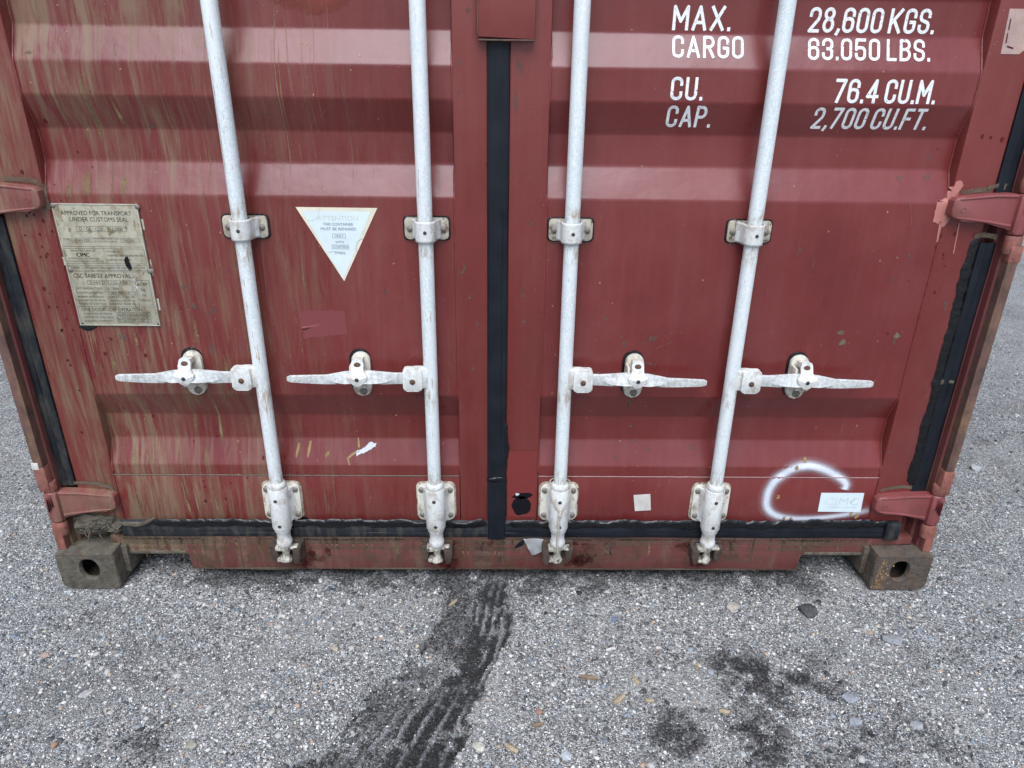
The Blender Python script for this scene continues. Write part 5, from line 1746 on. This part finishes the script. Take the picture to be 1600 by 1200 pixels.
# lettering ------------------------------------------------------------------------------------
HC, WC = .86, .34            # centre-line height and width for a cap height of 1 and stroke .14
SW = .135
r_ = WC / 2
def arc(cx, cy, rx, ry, a0, a1, n=9):
    return [(cx + rx * math.cos(R(a0 + (a1 - a0) * i / n)), cy + ry * math.sin(R(a0 + (a1 - a0) * i / n))) for i in range(n + 1)]
T, Hf = HC, HC / 2
ov = arc(r_, T - r_, r_, r_, 0, 180) + arc(r_, r_, r_, r_, 180, 360) + [(WC, T - r_)]
G = {
 'M': (.44, [[(0, 0), (0, T), (.22, .30), (.44, T), (.44, 0)]]),
 'A': (.40, [[(0, 0), (.20, T), (.40, 0)], [(.065, .26), (.335, .26)]]),
 'X': (.38, [[(0, 0), (.38, T)], [(0, T), (.38, 0)]]),
 'C': (WC, [[(WC, T * .70)] + arc(r_, T - r_, r_, r_, 0, 180) + arc(r_, r_, r_, r_, 180, 360) + [(WC, T * .30)]]),
 'G': (WC, [[(WC, T * .70)] + arc(r_, T - r_, r_, r_, 0, 180) + arc(r_, r_, r_, r_, 180, 360) + [(WC, T * .45), (WC * .55, T * .45)]]),
 'O': (WC, [ov]), '0': (WC, [ov]),
 'U': (WC, [[(0, T)] + arc(r_, r_, r_, r_, 180, 360) + [(WC, T)]]),
 'R': (WC, [[(0, 0), (0, T), (r_, T)] + arc(r_, T - .215, r_, .215, 90, -90) + [(0, T - .43)], [(r_, T - .43), (WC, 0)]]),
 'P': (WC, [[(0, 0), (0, T), (r_, T)] + arc(r_, T - .225, r_, .225, 90, -90) + [(0, T - .45)]]),
 'B': (WC, [[(0, 0), (0, T), (r_, T)] + arc(r_, T - .20, r_ * .95, .20, 90, -90) + [(0, T - .40)], [(r_, T - .40)] + arc(r_, .23, r_, .23, 90, -90) + [(0, 0)]]),
 'L': (.30, [[(0, T), (0, 0), (.30, 0)]]),
 'F': (.30, [[(0, 0), (0, T), (.30, T)], [(0, T * .52), (.25, T * .52)]]),
 'T': (.34, [[(0, T), (.34, T)], [(.17, T), (.17, 0)]]),
 'K': (.38, [[(0, 0), (0, T)], [(.38, T), (.02, .33)], [(.12, .46), (.38, 0)]]),
 'S': (WC, [[(WC, T * .72)] + arc(r_, T - r_, r_, r_, 0, 180) + [(0, T * .66), (.05, T * .56), (WC - .05, T * .44), (WC, T * .34)] + arc(r_, r_, r_, r_, 0, -180) + [(0, T * .28)]]),
 '2': (WC, [[(0, T * .70)] + arc(r_, T - r_, r_, r_, 180, 0) + [(WC, T * .66), (WC - .03, T * .52), (0, 0), (WC, 0)]]),
 '3': (WC, [[(0, T * .74)] + arc(r_, T - r_, r_, r_, 180, 0) + [(WC, T * .64), (WC - .06, T * .54), (r_, T * .52)], [(r_, T * .52), (WC - .06, T * .50), (WC, T * .40)] + arc(r_, r_, r_, r_, 0, -180) + [(0, T * .26)]]),
 '5': (WC, [[(WC, T), (.02, T), (0, T * .50), (.06, T * .585), (r_, T * .60), (WC - .05, T * .57), (WC, T * .46)] + arc(r_, r_, r_, r_, 0, -180) + [(0, T * .26)]]),
 '6': (WC, [[(WC, T * .72)] + arc(r_, T - r_, r_, r_, 0, 180) + arc(r_, r_, r_, r_, 180, 360) + [(WC, T * .42), (WC - .05, T * .54), (r_, T * .58), (.05, T * .54), (0, T * .44)]]),
 '7': (WC, [[(0, T), (WC, T), (.10, 0)]]),
 '8': (WC, [arc(r_, T - .19, r_ * .92, .19, -90, 270, 16), arc(r_, .235, r_, .235, 90, 450, 16)]),
 '4': (.38, [[(.28, 0), (.28, T), (0, .22), (.40, .22)]]),
 '.': (0, [[(0, -.01), (0, .035)]]), ',': (.03, [[(.04, .05), (.03, .0), (-.02, -.11)]]),
}
def lettering(name, txt, x0, x1, z0, z1, parent):
    """stroke letters sprayed through a stencil onto the folded sheet"""
    h = z1 - z0
    pen, items = 0.0, []
    for ch in txt:
        if ch == ' ':
            pen += .16; continue
        w, st = G[ch]
        items.append((pen, st))
        pen += w + (.22 if ch not in '.,' else .20)
    W = pen - .22 + SW
    k = (x1 - x0) / W
    f = Film()
    for p0, st in items:
        for line in st:
            pts = [(x0 + (p0 + SW / 2 + x) * k, z0 + (z + SW / 2) * h) for x, z in line]
            # constant-width pen, butt ends extended by half a stroke except at joins
            d0 = Vector((pts[0][0] - pts[1][0], pts[0][1] - pts[1][1])).normalized() * SW * .42 * h
            d1 = Vector((pts[-1][0] - pts[-2][0], pts[-1][1] - pts[-2][1])).normalized() * SW * .42 * h
            closed = math.dist(pts[0], pts[-1]) < 1e-4
            if not closed:
                pts[0] = (pts[0][0] + d0.x, pts[0][1] + d0.y)
                pts[-1] = (pts[-1][0] + d1.x, pts[-1][1] + d1.y)
            for a, b in zip(pts, pts[1:]):
                f.ribbon([a, b], SW * h, 1, off=.0007, step=.004, cross=(1, 1), cw=(-1, 1))
            for q in pts[1:-1] if not closed else pts:
                # round joint
                base = len(f.v)
                m = 12
                f.v.append((q[0], ysurf(*q) - .0009, q[1])); f.a.append(1)
                for i in range(m):
                    a = 2 * math.pi * i / m
                    x, z = q[0] + SW * h / 2 * math.cos(a), q[1] + SW * h / 2 * math.sin(a)
                    f.v.append((x, ysurf(x, z) - .0009, z)); f.a.append(1)
                for i in range(m): f.f.append((base, base + 1 + (i + 1) % m, base + 1 + i))
    return f.make(name, 'letter', parent)
for txt, x0, x1, z0, z1 in (('MAX.', .364, .490, 1.4275, 1.4765), ('CARGO', .366, .522, 1.3740, 1.4185), ('CU.', .3675, .4385, 1.2895, 1.3370), ('CAP.', .367, .4675, 1.2325, 1.2790),
                            ('28,600 KGS.', .657, .930, 1.4275, 1.4765), ('63.050 LBS.', .660, .926, 1.3735, 1.4175), ('76.4 CU.M.', .726, .951, 1.2880, 1.3375), ('2,700 CU.FT.', .695, .9555, 1.2330, 1.2790)):
    lettering('capacity_lettering', txt, x0, x1, z0, z1, doorR)

# drips of silver on the post, white tape scrap (left)
box('tape_scrap', -1.2212, -1.2035, .0175, .060, .372, .392, 'paper', box_c, .001)

# ------------------------------------------------------------------ twine tied round the third bar
bx, yc = .1638, .022
loop = []
for a in np.linspace(R(-20), R(200), 22):
    loop.append((bx + .0255 * math.cos(a) * 1.05, yc + .004 + .0255 * math.sin(a), .338 - .002 * math.sin(a)))
left_end, right_end = loop[-1], loop[0]
knot = (bx + .001, yc - .0305, .262)
def droop(a, b, n=12):
    out = []
    for i in range(1, n + 1):
        t = i / n
        x, z = a[0] * (1 - t) + b[0] * t, a[2] * (1 - t) + b[2] * t
        x += .010 * math.sin(math.pi * t) * (1 if a[0] > bx else -1)
        dx = min(abs(x - bx) / .0275, .995)
        y = yc - .0275 * math.sqrt(1 - dx * dx) - .002
        y = min(y, a[1] * (1 - t) + b[1] * t) if t > .25 else a[1] * (1 - t / .25) + y * (t / .25)
        out.append((x, y, z))
    return out
p_right = [right_end] + droop(right_end, knot)
p_left = [left_end] + droop(left_end, knot)
path = p_left[::-1] + loop[::-1] + p_right[1:]
def strands(name, path, r, parent, twist=260, n=3):
    out = []
    P = [Vector(p) for p in path]
    acc = [0]
    for a, b in zip(P, P[1:]): acc.append(acc[-1] + (b - a).length)
    L = acc[-1]
    m = int(L / .0018)
    pts = []
    j = 0
    for i in range(m + 1):
        s = L * i / m
        while j < len(acc) - 2 and acc[j + 1] < s: j += 1
        t = (s - acc[j]) / max(acc[j + 1] - acc[j], 1e-9)
        pts.append((P[j].lerp(P[j + 1], t), (P[j + 1] - P[j]).normalized(), s))
    for k in range(n):
        q = []
        for p, d, s in pts:
            a = d.cross(Vector((0, 1, .2))).normalized(); b = d.cross(a)
            th = s * twist * 2.2 + 2 * math.pi * k / n
            q.append(p + a * r * math.cos(th) + b * r * math.sin(th))
        tube('strand', q, r * .95, 'twine', parent, 5)
tw = empty('twine', (bx, yc - .03, .30))
tag(tw, 'loop of twisted grey twine knotted round the third locking bar', 'twine')
class _off: pass
def rel(path): return [tuple(Vector(p) - tw.location) for p in path]
strands('strand', rel(path), .0013, tw)
tail = [(knot[0], knot[1] - .001, knot[2]), (bx - .004, yc - .032, .235), (bx - .001, yc - .031, .205), (bx - .004, yc - .026, .175), (bx - .003, yc - .025, .150), (bx - .001, yc - .024, .128), (bx - .002, yc - .016, .108)]
strands('strand', rel(tail), .0016, tw)
bm = bmesh.new()
bmesh.ops.create_icosphere(bm, subdivisions=2, radius=.006)
for v in bm.verts: v.co = Vector((v.co.x * .9, v.co.y * .8, v.co.z * 1.6)) * (1 + .3 * nz(v.co.x * 300, v.co.y * 300, v.co.z * 300)) + Vector((bx, yc - .0315, .256)) - tw.location
bobj('knot', bm, 'twine', tw, True)
